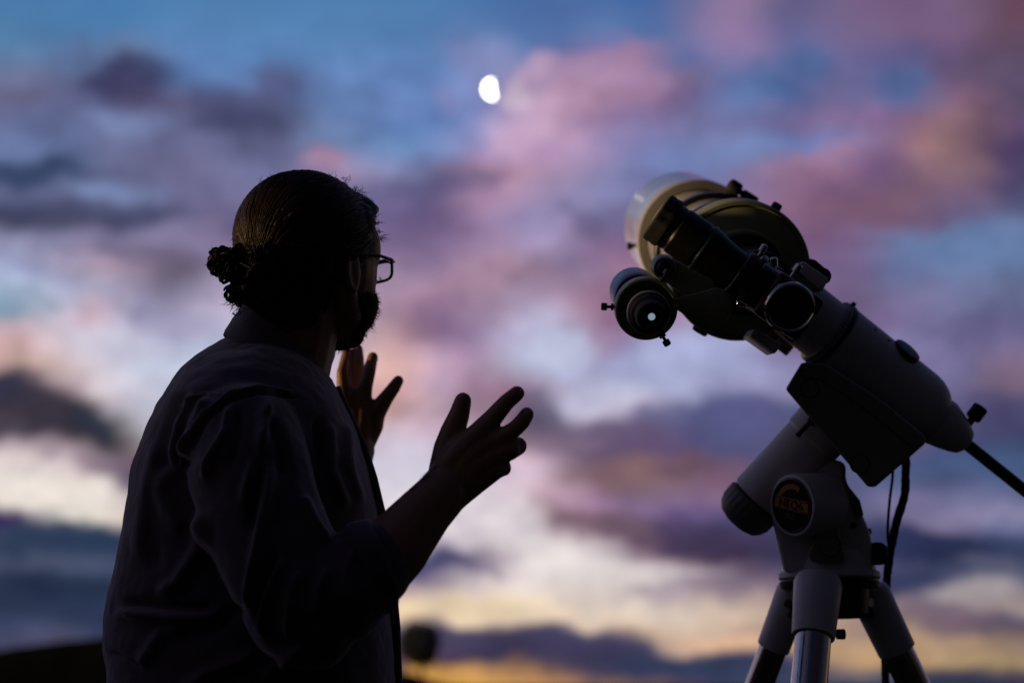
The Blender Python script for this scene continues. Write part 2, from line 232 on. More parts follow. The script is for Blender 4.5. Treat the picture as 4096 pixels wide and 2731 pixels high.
# ------------------------------------------------------------------ helpers: meshes
class MB:
    def __init__(s): s.v = []; s.f = []; s.n = 0
    def add(s, vs, fs):
        b = s.n; s.v.append(np.asarray(vs, float)); s.f += [tuple(i + b for i in f) for f in fs]; s.n += len(vs); return s
    def lathe(s, o, ax, prof, seg=40, e1=None, e2=None, caps=True, sx=1.0, sy=1.0):
        if e1 is None: ax, e1, e2 = basis(ax)
        vs = []; fs = []; n = len(prof)
        for (t, r) in prof:
            for k in range(seg):
                a = 2 * math.pi * k / seg
                vs.append(o + ax * t + (e1 * math.cos(a) * sx + e2 * math.sin(a) * sy) * r)
        for i in range(n - 1):
            for k in range(seg):
                a, b = i * seg + k, i * seg + (k + 1) % seg
                fs.append((a, b, b + seg, a + seg))
        if caps:
            fs.append(tuple(range(seg - 1, -1, -1))); fs.append(tuple((n - 1) * seg + k for k in range(seg)))
        return s.add(vs, fs)
    def tube(s, pts, rad, seg=12, flat=1.0):
        pts = [np.asarray(p, float) for p in pts]; n = len(pts)
        if not hasattr(rad, '__len__'): rad = [rad] * n
        vs = []; fs = []; pe = None
        for i in range(n):
            t = nrm(pts[min(i + 1, n - 1)] - pts[max(i - 1, 0)] + 1e-12)
            if pe is None: _, e1, e2 = basis(t)
            else:
                e1 = nrm(pe - t * (pe @ t)); e2 = np.cross(t, e1)
            pe = e1
            for k in range(seg):
                a = 2 * math.pi * k / seg
                vs.append(pts[i] + (e1 * math.cos(a) + e2 * math.sin(a) * flat) * rad[i])
        for i in range(n - 1):
            for k in range(seg):
                a, b = i * seg + k, i * seg + (k + 1) % seg
                fs.append((a, b, b + seg, a + seg))
        fs.append(tuple(range(seg - 1, -1, -1))); fs.append(tuple((n - 1) * seg + k for k in range(seg)))
        return s.add(vs, fs)
    def ell(s, c, axes, rad, seg=24, rings=14):
        vs = []; fs = []
        axes = [np.asarray(a, float) for a in axes]
        for i in range(1, rings):
            th = math.pi * i / rings
            for k in range(seg):
                a = 2 * math.pi * k / seg
                vs.append(c + axes[0] * rad[0] * math.sin(th) * math.cos(a) + axes[1] * rad[1] * math.sin(th) * math.sin(a) + axes[2] * rad[2] * math.cos(th))
        for i in range(rings - 2):
            for k in range(seg):
                a, b = i * seg + k, i * seg + (k + 1) % seg
                fs.append((a, a + seg, b + seg, b))
        t = len(vs); vs.append(c + axes[2] * rad[2]); vs.append(c - axes[2] * rad[2])
        for k in range(seg):
            fs.append((t, k, (k + 1) % seg)); fs.append((t + 1, (rings - 2) * seg + (k + 1) % seg, (rings - 2) * seg + k))
        return s.add(vs, fs)
    def ball(s, c, r): return s.ell(c, np.eye(3), (r, r, r), 16, 10)
    def cap(s, pts, rad, seg=16):          # rounded limb: tapered tube with round joints
        pts = [np.asarray(p, float) for p in pts]
        s.tube(pts, rad, seg)
        for p, r in zip(pts, rad): s.ball(p, r * 0.995)
        return s
    def prism(s, front, back):             # two matching outlines
        n = len(front)
        fs = [tuple(range(n)), tuple(range(2 * n - 1, n - 1, -1))]
        for i in range(n):
            j = (i + 1) % n; fs.append((j, i, i + n, j + n))
        return s.add(list(front) + list(back), fs)
    def box(s, c, ax, half):
        ax = [np.asarray(a, float) for a in ax]; vs = []
        for i in (-1, 1):
            for j in (-1, 1):
                for k in (-1, 1): vs.append(c + ax[0] * half[0] * i + ax[1] * half[1] * j + ax[2] * half[2] * k)
        return s.add(vs, [(0, 1, 3, 2), (4, 6, 7, 5), (0, 4, 5, 1), (2, 3, 7, 6), (0, 2, 6, 4), (1, 5, 7, 3)])
    def ring(s, pts, rad, seg=10):         # closed loop tube
        pts = [np.asarray(p, float) for p in pts]; n = len(pts)
        vs = []; fs = []; c = sum(pts) / n
        nn = nrm(np.cross(pts[1] - pts[0], pts[n // 3] - pts[0]))
        for i in range(n):
            t = nrm(pts[(i + 1) % n] - pts[i - 1]); e1 = nn; e2 = nrm(np.cross(t, e1))
            for k in range(seg):
                a = 2 * math.pi * k / seg; vs.append(pts[i] + (e1 * math.cos(a) + e2 * math.sin(a)) * (rad[i] if hasattr(rad, '__len__') else rad))
        for i in range(n):
            for k in range(seg):
                a, b = i * seg + k, i * seg + (k + 1) % seg; j = (i + 1) % n
                fs.append((a, b, j * seg + (k + 1) % seg, j * seg + k))
        return s.add(vs, fs)
    def arr(s): return np.concatenate(s.v)
def rootloc(p):
    while p is not None and p.parent is not None: p = p.parent
    return np.array(p.location) if p is not None else np.zeros(3)
def meshobj(name, me, m, parent=None):
    o = bpy.data.objects.new(name, me); COL.objects.link(o)
    if m is not None and not me.materials: me.materials.append(m)
    if parent is not None: o.parent = parent
    return o
def build(name, mb, m, parent=None, sharp=35, bevel=0.0, loc=None, bseg=2):
    off = rootloc(parent) if parent is not None else (np.asarray(loc, float) if loc is not None else np.zeros(3))
    me = bpy.data.meshes.new(name)
    me.from_pydata([tuple(x) for x in (mb.arr() - off)], [], mb.f)
    bm = bmesh.new(); bm.from_mesh(me)
    bmesh.ops.recalc_face_normals(bm, faces=bm.faces)
    if bevel > 0:
        es = [e for e in bm.edges if len(e.link_faces) == 2 and e.calc_face_angle(0) > math.radians(28)]
        bmesh.ops.bevel(bm, geom=es, offset=bevel, segments=bseg, profile=0.6, affect='EDGES', clamp_overlap=True)
    bm.to_mesh(me); bm.free()
    me.polygons.foreach_set('use_smooth', [True] * len(me.polygons))
    if sharp < 180: me.set_sharp_from_angle(angle=math.radians(sharp))
    o = meshobj(name, me, m, parent)
    if parent is None: o.location = off
    return o
def remesh(mb, voxel, smooth=6, fac=0.5):
    me = bpy.data.meshes.new('tmp'); me.from_pydata([tuple(x) for x in mb.arr()], [], mb.f)
    bm = bmesh.new(); bm.from_mesh(me); bmesh.ops.recalc_face_normals(bm, faces=bm.faces); bm.to_mesh(me); bm.free()
    o = bpy.data.objects.new('tmp', me); COL.objects.link(o)
    r = o.modifiers.new('r', 'REMESH'); r.mode = 'VOXEL'; r.voxel_size = voxel; r.adaptivity = 0
    if smooth:
        q = o.modifiers.new('s', 'SMOOTH'); q.factor = fac; q.iterations = smooth
    dg = bpy.context.evaluated_depsgraph_get(); ev = o.evaluated_get(dg)
    out = bpy.data.meshes.new_from_object(ev)
    bpy.data.objects.remove(o); bpy.data.meshes.remove(me)
    out.polygons.foreach_set('use_smooth', [True] * len(out.polygons))
    return out
def getco(me):
    a = np.empty(len(me.vertices) * 3); me.vertices.foreach_get('co', a); return a.reshape(-1, 3)
def setco(me, a): me.vertices.foreach_set('co', a.reshape(-1)); me.update()
def getno(me):
    a = np.empty(len(me.vertices) * 3); me.vertices.foreach_get('normal', a); return a.reshape(-1, 3)
def empty(name, loc, label, cat, group=None):
    o = bpy.data.objects.new(name, None); COL.objects.link(o); o.location = tuple(loc); o.empty_display_size = 0.1
    o['label'] = label; o['category'] = cat
    if group: o['group'] = group
    return o
def tag(o, label, cat): o['label'] = label; o['category'] = cat; return o
# ------------------------------------------------------------------ materials
def mat(name, col, rough=0.5, metal=0.0, bump=0.0, bscale=60.0, var=0.0, vscale_=8.0, coat=0.0, spec=0.5, sub=0.0, stretch=None, sheen=0.0):
    m = bpy.data.materials.new(name); m.use_nodes = True; nt = m.node_tree
    b = nt.nodes['Principled BSDF']
    b.inputs['Base Color'].default_value = tuple(col) + (1,); b.inputs['Roughness'].default_value = rough
    b.inputs['Metallic'].default_value = metal; b.inputs['Coat Weight'].default_value = coat; b.inputs['Coat Roughness'].default_value = 0.12
    b.inputs['Specular IOR Level'].default_value = spec
    if sheen: b.inputs['Sheen Weight'].default_value = sheen; b.inputs['Sheen Roughness'].default_value = 0.4
    if sub: b.inputs['Subsurface Weight'].default_value = sub; b.inputs['Subsurface Radius'].default_value = (0.01, 0.004, 0.002); b.inputs['Subsurface Scale'].default_value = 0.5
    t = nt.nodes.new('ShaderNodeTexCoord'); vec = t.outputs['Object']
    if stretch:
        mp = nt.nodes.new('ShaderNodeMapping'); mp.inputs['Scale'].default_value = stretch; nt.links.new(vec, mp.inputs[0]); vec = mp.outputs[0]
    if var:
        n = nt.nodes.new('ShaderNodeTexNoise'); n.inputs['Scale'].default_value = vscale_; n.inputs['Detail'].default_value = 5; nt.links.new(vec, n.inputs['Vector'])
        mx = nt.nodes.new('ShaderNodeMix'); mx.data_type = 'RGBA'
        mx.inputs[6].default_value = tuple(c * (1 - var) for c in col) + (1,); mx.inputs[7].default_value = tuple(min(1, c * (1 + var)) for c in col) + (1,)
        nt.links.new(n.outputs[0], mx.inputs[0]); nt.links.new(mx.outputs[2], b.inputs['Base Color'])
        mr = nt.nodes.new('ShaderNodeMapRange'); mr.inputs[3].default_value = max(0.03, rough - 0.1); mr.inputs[4].default_value = min(1, rough + 0.1)
        nt.links.new(n.outputs[0], mr.inputs[0]); nt.links.new(mr.outputs[0], b.inputs['Roughness'])
    if bump:
        n2 = nt.nodes.new('ShaderNodeTexNoise'); n2.inputs['Scale'].default_value = bscale; n2.inputs['Detail'].default_value = 3; nt.links.new(vec, n2.inputs['Vector'])
        bp = nt.nodes.new('ShaderNodeBump'); bp.inputs['Strength'].default_value = bump; bp.inputs['Distance'].default_value = 0.002
        nt.links.new(n2.outputs[0], bp.inputs['Height']); nt.links.new(bp.outputs[0], b.inputs['Normal'])
    return m
M = {}
M['skin'] = mat('skin', (0.27, 0.13, 0.072), 0.5, bump=0.25, bscale=220, var=0.12, vscale_=18, sub=0.15)
M['shirt'] = mat('shirt_fabric', (0.066, 0.042, 0.060), 0.75, bump=0.35, bscale=420, var=0.18, vscale_=30, sheen=0.5, spec=0.25)
M['hair'] = mat('hair', (0.018, 0.008, 0.0035), 0.45, var=0.4, vscale_=40, spec=0.22)
M['beard'] = mat('beard', (0.006, 0.0035, 0.002), 0.6, spec=0.12)
M['trouser'] = mat('trouser_fabric', (0.02, 0.02, 0.025), 0.85, bump=0.3, bscale=300)
M['shoe'] = mat('shoe_leather', (0.02, 0.013, 0.009), 0.5, bump=0.2)
M['frame'] = mat('glasses_frame', (0.008, 0.012, 0.014), 0.25)
M['white'] = mat('cream_white_paint', (0.60, 0.58, 0.60), 0.5, bump=0.12, bscale=500, var=0.06, vscale_=14, coat=0.1)
M['tube'] = mat('glossy_white_tube', (0.42, 0.43, 0.48), 0.2, var=0.03, vscale_=6, coat=0.5)
M['cream'] = mat('cream_enamel', (0.36, 0.35, 0.31), 0.35, var=0.05)
M['olive'] = mat('olive_grey_casting', (0.21, 0.23, 0.125), 0.42, bump=0.1, bscale=400, var=0.1, vscale_=12)
M['black'] = mat('black_anodised', (0.006, 0.006, 0.007), 0.42, bump=0.06, bscale=300, var=0.2, spec=0.35)
M['rubber'] = mat('black_rubber', (0.008, 0.008, 0.008), 0.7, bump=0.2, bscale=200)
M['steel'] = mat('brushed_steel', (0.5, 0.49, 0.48), 0.14, metal=1.0, bump=0.08, bscale=60, stretch=(6, 6, 0.2))
M['chrome'] = mat('chrome', (0.6, 0.6, 0.58), 0.12, metal=1.0)
M['face'] = mat('navy_cap_face', (0.014, 0.022, 0.034), 0.3)
M['print'] = mat('grey_print', (0.05, 0.055, 0.06), 0.5)
M['badge'] = mat('badge_black', (0.008, 0.008, 0.009), 0.2, coat=0.4)
M['orange'] = mat('badge_orange', (0.34, 0.125, 0.012), 0.4)
M['dial'] = mat('dial_silver', (0.33, 0.33, 0.36), 0.45)
M['grass'] = mat('grass_ground', (0.03, 0.035, 0.015), 0.95, bump=0.6, bscale=3, var=0.4, vscale_=0.6, spec=0.0)
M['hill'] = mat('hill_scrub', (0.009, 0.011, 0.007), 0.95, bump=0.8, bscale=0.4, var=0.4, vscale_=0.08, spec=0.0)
M['leaf'] = mat('tree_leaf', (0.035, 0.05, 0.02), 0.7, var=0.3, vscale_=1.0, spec=0.1)
M['bark'] = mat('tree_bark', (0.05, 0.035, 0.022), 0.9, bump=0.6, bscale=12)
def glassmat():
    m = bpy.data.materials.new('lens_glass'); m.use_nodes = True; nt = m.node_tree; nt.nodes.clear()
    t = nt.nodes.new('ShaderNodeBsdfTransparent'); t.inputs[0].default_value = (0.95, 0.97, 0.97, 1)
    g = nt.nodes.new('ShaderNodeBsdfGlossy'); g.inputs['Roughness'].default_value = 0.03
    f = nt.nodes.new('ShaderNodeValue'); f.outputs[0].default_value = 0.04
    mx = nt.nodes.new('ShaderNodeMixShader'); o = nt.nodes.new('ShaderNodeOutputMaterial')
    nt.links.new(f.outputs[0], mx.inputs[0]); nt.links.new(t.outputs[0], mx.inputs[1]); nt.links.new(g.outputs[0], mx.inputs[2]); nt.links.new(mx.outputs[0], o.inputs[0]); return m
M['glass'] = glassmat()
def emat(name, col, st):
    m = bpy.data.materials.new(name); m.use_nodes = True; nt = m.node_tree; nt.nodes.clear()
    e = nt.nodes.new('ShaderNodeEmission'); e.inputs[0].default_value = tuple(col) + (1,); e.inputs[1].default_value = st
    o = nt.nodes.new('ShaderNodeOutputMaterial'); nt.links.new(e.outputs[0], o.inputs[0]); return m
M['moon'] = emat('moonlit_rock', (1.0, 0.98, 0.93), 9.0)
M['pupil_glow'] = emat('eyepiece_glow_disc', (0.33, 0.47, 0.60), 0.6)  # self-lit colour in place of sky light coming through the finder

#==SETTING==
# ------------------------------------------------------------------ ground, hill, tree, moon
gm = MB(); NG = 72
rr = [0, 1, 2, 4, 8, 16, 32, 64, 130, 260, 600, 1500, 4000, 9000]
vs = [np.array([0, 2.0, 0])]; fs = []
for r in rr[1:]:
    for k in range(NG):
        a = 2 * math.pi * k / NG; x, y = r * math.cos(a), 2.0 + r * math.sin(a)
        h = 0 if r < 12 else 0.25 * mnoise.noise((x * 0.02, y * 0.02, 0)) * min(1, r / 60) - 0.1
        vs.append(np.array([x, y, h if r > 4 else 0]))
for k in range(NG): fs.append((0, 1 + k, 1 + (k + 1) % NG))
for i in range(len(rr) - 2):
    for k in range(NG):
        a, b = 1 + i * NG + k, 1 + i * NG + (k + 1) % NG; fs.append((a, a + NG, b + NG, b))
gm.add(vs, fs); g = build('ground', gm, M['grass'], sharp=180); g['kind'] = 'structure'
# low ridge on the left: crest follows the dark line in the photograph, 260 m away
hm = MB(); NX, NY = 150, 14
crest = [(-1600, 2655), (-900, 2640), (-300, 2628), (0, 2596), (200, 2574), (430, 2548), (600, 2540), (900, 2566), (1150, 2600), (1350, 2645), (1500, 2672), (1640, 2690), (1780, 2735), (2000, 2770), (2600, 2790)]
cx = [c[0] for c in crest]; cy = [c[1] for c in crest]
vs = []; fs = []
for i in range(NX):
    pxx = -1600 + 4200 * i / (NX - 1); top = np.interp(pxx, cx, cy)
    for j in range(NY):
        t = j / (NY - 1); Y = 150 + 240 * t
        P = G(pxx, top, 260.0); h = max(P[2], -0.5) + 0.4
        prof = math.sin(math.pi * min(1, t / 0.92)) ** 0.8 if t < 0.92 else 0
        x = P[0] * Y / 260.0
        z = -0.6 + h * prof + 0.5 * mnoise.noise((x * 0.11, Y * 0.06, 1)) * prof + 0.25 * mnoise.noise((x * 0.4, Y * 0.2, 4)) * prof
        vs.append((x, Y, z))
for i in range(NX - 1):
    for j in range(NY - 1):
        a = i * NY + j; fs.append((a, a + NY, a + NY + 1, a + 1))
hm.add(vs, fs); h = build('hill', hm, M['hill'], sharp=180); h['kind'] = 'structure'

def leafcloud(c, rad, n, size):
    mb = MB(); vs = []; fs = []
    for i in range(n):
        d = nrm(np.random.normal(size=3)); rr_ = (0.35 + 0.65 * random.random() ** 0.45)
        lump = 1 + 0.22 * mnoise.noise(Vector(d * 2.3) + Vector(c))
        p = c + d * np.array(rad) * rr_ * lump
        a = nrm(np.random.normal(size=3)); b = nrm(np.cross(a, np.random.normal(size=3))); s = size * (0.6 + 0.8 * random.random())
        k = len(vs); vs += [p - a * s, p + b * s * 0.45, p + a * s, p - b * s * 0.45]; fs.append((k, k + 1, k + 2, k + 3))
    return mb.add(vs, fs)
TB = G(1688, 2745, 150.0); TB[2] = -0.3
tree = empty('round_tree', TB, 'small round-crowned tree standing dark against the glow behind the man', 'tree')
Tc = G(1680, 2575, 150.0)
tm = MB(); tm.tube([TB, TB + (Tc - TB) * 0.35 + np.array([0.12, 0, 0]), TB + (Tc - TB) * 0.7, Tc], [0.26, 0.2, 0.15, 0.07], 10)
for k in range(7):
    a = 0.9 * k; b0 = TB + (Tc - TB) * (0.55 + 0.05 * k); tm.tube([b0, b0 + np.array([math.cos(a) * 0.7, math.sin(a) * 0.7, 0.6]), b0 + np.array([math.cos(a) * 1.15, math.sin(a) * 1.15, 1.2])], [0.08, 0.05, 0.02], 6)
build('trunk', tm, M['bark'], tree)
build('crown', leafcloud(Tc, (2.3, 2.2, 2.4), 4200, 0.17), M['leaf'], tree, sharp=180)
SB = G(1590, 2745, 146.0); SB[2] = -0.3
shrub = empty('shrub', SB, 'dark low shrub on the slope below the round tree', 'shrub')
ss = MB(); ss.tube([SB, SB + np.array([0, 0, 0.9])], [0.12, 0.05], 8)
for a in (0.3, 2.2, 4.4): ss.tube([SB + np.array([0, 0, 0.3]), SB + np.array([math.cos(a) * 0.8, math.sin(a) * 0.8, 1.0])], [0.06, 0.02], 6)
build('stem', ss, M['bark'], shrub); build('foliage', leafcloud(SB + np.array([0, 0, 0.9]), (2.7, 1.8, 1.7), 3200, 0.16), M['leaf'], shrub, sharp=180)
# leafy blocker added out of view: keeps the low light off everything below the shoulders
HB = np.array([-5.2, 3.0, 0.0])
added_hedge = empty('added_hedge', HB, 'leafy light blocker added out of view to the left of the man', 'added_hedge')
def HT(y): return .21 - .41 * (1 / (1 + math.exp(-(y - 1.56) / .02)) - 1 / (1 + math.exp(-(y - 1.86) / .03)))      # raised to shade the shoulders, low spot shaped to light the far hand
hd_ = MB(); vs = []; fs = []; nh = 240; ring_ = [(-.45, 0), (-.5, .8), (-.42, 1.48), (-.2, 1.63), (.1, 1.65), (.4, 1.51), (.5, .8), (.45, 0)]
for i in range(nh):
    y = -3.0 + 11.0 * i / (nh - 1)
    for (x, z) in ring_:
        vs.append((HB[0] + x + .08 * mnoise.noise((x * 2, y * 1.3, z)), y, z + (.05 * mnoise.noise((y * 1.1, x, 3.0)) + HT(y) if z > 1 else 0)))
for i in range(nh - 1):
    for k in range(7):
        a = i * 8 + k; fs.append((a, a + 1, a + 9, a + 8))
fs.append(tuple(range(8))); fs.append(tuple((nh - 1) * 8 + k for k in range(8)))
hd_.add(vs, fs); build('blocker_core', hd_, M['leaf'], added_hedge, sharp=180)
hl = MB(); vs = []; fs = []
for i in range(9000):
    y = random.uniform(-3, 8); dip_ = -HT(y); k = random.randrange(1, 6); f = random.random(); x = ring_[k][0] * (1 - f) + ring_[k + 1][0] * f; z = ring_[k][1] * (1 - f) + ring_[k + 1][1] * f
    p = np.array([HB[0] + x, y, z - (dip_ if z > 1 else 0)]) + np.random.normal(size=3) * .035; a = nrm(np.random.normal(size=3)); b = nrm(np.cross(a, np.random.normal(size=3))); q = len(vs); s_ = random.uniform(.02, .045)
    vs += [p - a * s_, p + b * s_ * .5, p + a * s_, p - b * s_ * .5]; fs.append((q, q + 1, q + 2, q + 3))
hl.add(vs, fs); build('foliage', hl, M['leaf'], added_hedge, sharp=180)['kind'] = 'stuff'
# the moon: sunlit crescent, a quarter of a degree in radius
MD = 5000.0; Mc = W(1974, 357, MD); MR = MD * 0.0046 * 1.34
mf = nrm(Mc - C_); me1 = nrm(np.cross(mf, U_)); me2 = np.cross(me1, mf)
rot = math.radians(8)
ex = me1 * math.cos(rot) + me2 * math.sin(rot); ey = -me1 * math.sin(rot) + me2 * math.cos(rot)
mm = MB(); vs = []; fs = []; NA, NB = 24, 12
for side in (0, 1):
    for i in range(NA + 1):
        la = -math.pi / 2 + math.pi * i / NA
        for j in range(NB + 1):
            lo = math.radians(180 + 0) - math.radians(86) * j / NB      # from the limb inwards
            x = math.cos(la) * math.cos(lo); y = math.sin(la); z = math.cos(la) * math.sin(lo)
            f = 1.0 if side == 0 else 0.97
            vs.append(Mc + MR * f * (ex * x + ey * y) - mf * MR * z * (1.0 if side == 0 else 0.9))
st = (NA + 1) * (NB + 1)
for s_ in (0, 1):
    for i in range(NA):
        for j in range(NB):
            a = s_ * st + i * (NB + 1) + j; fs.append((a, a + 1, a + NB + 2, a + NB + 1))
for i in range(NA):
    for j in (0, NB):
        a = i * (NB + 1) + j; fs.append((a, a + NB + 1, a + NB + 1 + st, a + st))
mm.add(vs - Mc * 0, fs)
mo = build('moon', mm, M['moon'], loc=Mc); tag(mo, 'bright white moon glowing above the pink clouds', 'moon')
#==PERSON==
# ------------------------------------------------------------------ the man
YB = 1.95                                       # he stands 1.95 m in front of the camera
foot = GV(600, 1568, YB); foot[2] = 0.0
man = empty('person', foot, 'man with tied-back hair, beard and glasses in a dark shirt, gesturing with both hands', 'person')
S_ = 2.03 / FPX                                 # metres per photograph pixel at his head
# head frame: he looks to the right and away from the camera
th = math.radians(55)
hf = np.array([math.cos(th), math.sin(th), 0.0]); hr = np.array([math.sin(th), -math.cos(th), 0.0]); hu = np.array([0, 0, 1.0])
tilt = math.radians(4)
hf2 = hf * math.cos(tilt) + hu * math.sin(tilt); hu2 = -hf * math.sin(tilt) + hu * math.cos(tilt); hf, hu = hf2, hu2
HC = GV(712, 563, YB)
def H(f, r, u_): return HC + hf * f + hr * r + hu * u_
HA = (hf, hr, hu)
b = MB()
b.ell(H(-0.002, 0, -0.002), HA, (0.102, 0.082, 0.094))                   # skull
b.ell(H(0.028, 0, -0.038), HA, (0.070, 0.083, 0.092))                    # face
b.ell(H(0.074, 0, -0.012), HA, (0.022, 0.05, 0.03))                      # brow
b.ell(H(0.058, 0, -0.118), HA, (0.036, 0.034, 0.024))                    # chin
for s in (-1, 1):
    b.cap([H(0.0, 0.058 * s, -0.075), H(0.02, 0.05 * s, -0.108), H(0.06, 0.022 * s, -0.126)], [0.022, 0.022, 0.02])   # jaw
    b.ell(H(0.045, 0.048 * s, -0.06), HA, (0.026, 0.028, 0.05))
    b.ell(H(0.048, 0.050 * s, -0.005), HA, (0.034, 0.031, 0.05))          # cheek
    b.ell(H(0.084, 0.033 * s, -0.032), HA, (0.011, 0.014, 0.009))        # eye lids
    # ear
    ec = H(-0.004, 0.079 * s, -0.052)
    b.ell(ec, (nrm(hf + hr * s * 0.5), nrm(hr * s - hf * 0.5), hu), (0.014, 0.007, 0.029))
    b.ring([ec + nrm(hf - hr * s * -0.35) * (-0.012 * math.cos(a)) + hu * 0.028 * math.sin(a) + hr * s * (0.004 + 0.004 * math.cos(a)) for a in np.linspace(0, 2 * math.pi, 18, endpoint=False)], 0.0045, 8)
b.cap([H(0.092, 0, -0.025), H(0.108, 0, -0.052), H(0.112, 0, -0.062)], [0.008, 0.011, 0.012])      # nose
for s in (-1, 1): b.ball(H(0.102, 0.011 * s, -0.064), 0.008)
b.ell(H(0.094, 0, -0.086), HA, (0.009, 0.022, 0.006)); b.ell(H(0.092, 0, -0.096), HA, (0.009, 0.02, 0.006))   # lips
b.cap([GV(700, 620, YB), GV(682, 740, YB - 0.005), GV(648, 880, YB)], [0.060, 0.061, 0.064])                # neck
b.cap([GV(752, 812, YB + 0.02), GV(728, 866, YB + 0.01)], [0.012, 0.014])
# trunk, hips (under the clothes)
b.cap([GV(630, 1000, YB), GV(600, 1250, YB), GV(590, 1560, YB)], [0.085, 0.12, 0.13])
ns_, fs_ = 1.765, 2.10                           # near and far shoulder
b.cap([GV(630, 960, YB - 0.05), GV(570, 985, ns_), GV(690, 1420, 1.70)], [0.05, 0.048, 0.042])
b.cap([GV(630, 960, YB + 0.05), GV(640, 985, fs_ - .02), GV(690, 1300, 2.17)], [0.05, 0.048, 0.040])
def hp(x, y, Y): return G(x, y, Y)
# near (right) forearm and hand, back of the hand towards us
def pm(Y): return (Y * 1.01) / FPX
q = pm(1.76)
b.cap([hp(1300, 2420, 1.70), hp(1410, 2370, 1.705), hp(1590, 2180, 1.725), hp(1690, 2058, 1.735), hp(1768, 1966, 1.745)], [0.042, 0.046, 0.042, 0.035, 0.030])
HY = 1.752
def hand(segs, sc_):
    for pts, rad in segs: b.cap([hp(*p) for p in pts], [(r + 3) * sc_ for r in rad], 14)
hand([
 ([(1700, 1990, 1.74), (1752, 1930, HY), (1850, 1800, HY), (1930, 1722, HY)], [62, 60, 56, 46]),
 ([(1720, 2030, 1.74), (1790, 1960, HY), (1880, 1830, HY), (1955, 1778, HY)], [70, 66, 58, 46]),
 ([(1750, 2050, 1.74), (1815, 1975, HY), (1900, 1870, HY), (1972, 1826, HY)], [66, 62, 56, 46]),
 ([(1830, 1985, HY), (1900, 1920, HY + .004), (1970, 1876, HY + .004)], [48, 54, 46]),
 ([(1765, 1880, HY + .012), (1790, 1790, HY + .014), (1812, 1722, HY + .012), (1838, 1655, HY + .010), (1852, 1603, HY + .008)], [50, 54, 48, 40, 33]),   # thumb
 ([(1928, 1722, HY), (1976, 1666, HY), (2025, 1609, HY - .004), (2068, 1573, HY - .002)], [46, 37, 32, 29]),          # index
 ([(1965, 1772, HY), (2022, 1740, HY - .004), (2062, 1713, HY - .006), (2090, 1684, HY - .004), (2107, 1657, HY)], [42, 34, 31, 31, 28]),           # middle
 ([(1975, 1822, HY), (2040, 1800, HY), (2071, 1783, HY + .016), (2050, 1772, HY + .036)], [42, 38, 36, 30]),           # ring finger, curled
 ([(1975, 1876, HY + .004), (2016, 1872, HY + .010), (2016, 1866, HY + .026), (1985, 1858, HY + .040)], [40, 29, 28, 25]),   # little finger, curled
], q)
# far (left) forearm and hand
q2 = pm(2.22); LY = 2.23
b.cap([GV(690, 1300, 2.17), GV(770, 1150, 2.20), hp(1425, 1800, 2.23)], [0.044, 0.040, 0.030])
hand([
 ([(1425, 1790, LY), (1450, 1690, LY), (1448, 1600, LY - .004)], [62, 52, 40]),
 ([(1410, 1780, LY), (1415, 1680, LY), (1412, 1590, LY - .006)], [62, 54, 40]),
 ([(1400, 1780, LY), (1392, 1690, LY), (1385, 1600, LY - .01)], [54, 48, 38]),
 ([(1445, 1775, LY + .006), (1485, 1700, LY + .006), (1505, 1640, LY + .004)], [52, 48, 38]),
 ([(1480, 1690, LY + .004), (1510, 1640, LY), (1545, 1590, LY - .004), (1578, 1546, LY - .004), (1593, 1522, LY - .004)], [44, 37, 28, 24, 20]),     # thumb
 ([(1448, 1605, LY), (1462, 1540, LY - .012), (1478, 1480, LY - .012), (1491, 1428, LY)], [36, 28, 24, 20]),           # index
 ([(1425, 1600, LY + .01), (1432, 1520, LY + .02), (1432, 1440, LY + .03), (1430, 1395, LY + .04)], [36, 27, 24, 20]),    # middle
 ([(1398, 1600, LY), (1382, 1530, LY + .012), (1378, 1460, LY + .02), (1388, 1410, LY + .03)], [34, 27, 23, 19]),      # ring
 ([(1385, 1610, LY - .012), (1372, 1545, LY - .02), (1368, 1490, LY - .022), (1378, 1450, LY - .016)], [32, 24, 21, 17]),   # little
], q2)
bme = remesh(b, 0.0026, 7)
co = getco(bme); bme.transform(Matrix.Translation(Vector(-foot)))
body = meshobj('body', bme, M['skin'], man)
M['nail'] = mat('nail', (0.36, 0.22, 0.16), 0.3)
# finger nails on the near hand
for (x, y, Y, dx, dy, w) in ((2074, 1572, HY - .0095, 0.72, -0.70, 17), (2112, 1653, HY - .0095, 0.75, -0.66, 17)):
    c = hp(x, y, Y); ax = nrm(hp(x + dx * 40, y + dy * 40, Y) - c); ay = nrm(np.cross(ax, np.array([0, 1.0, 0])))
    nl = MB(); nl.ell(c, (ax, ay, np.cross(ax, ay)), (0.0062, 0.0048, 0.0014), 12, 8)
    build('fingernail', nl, M['nail'], body)
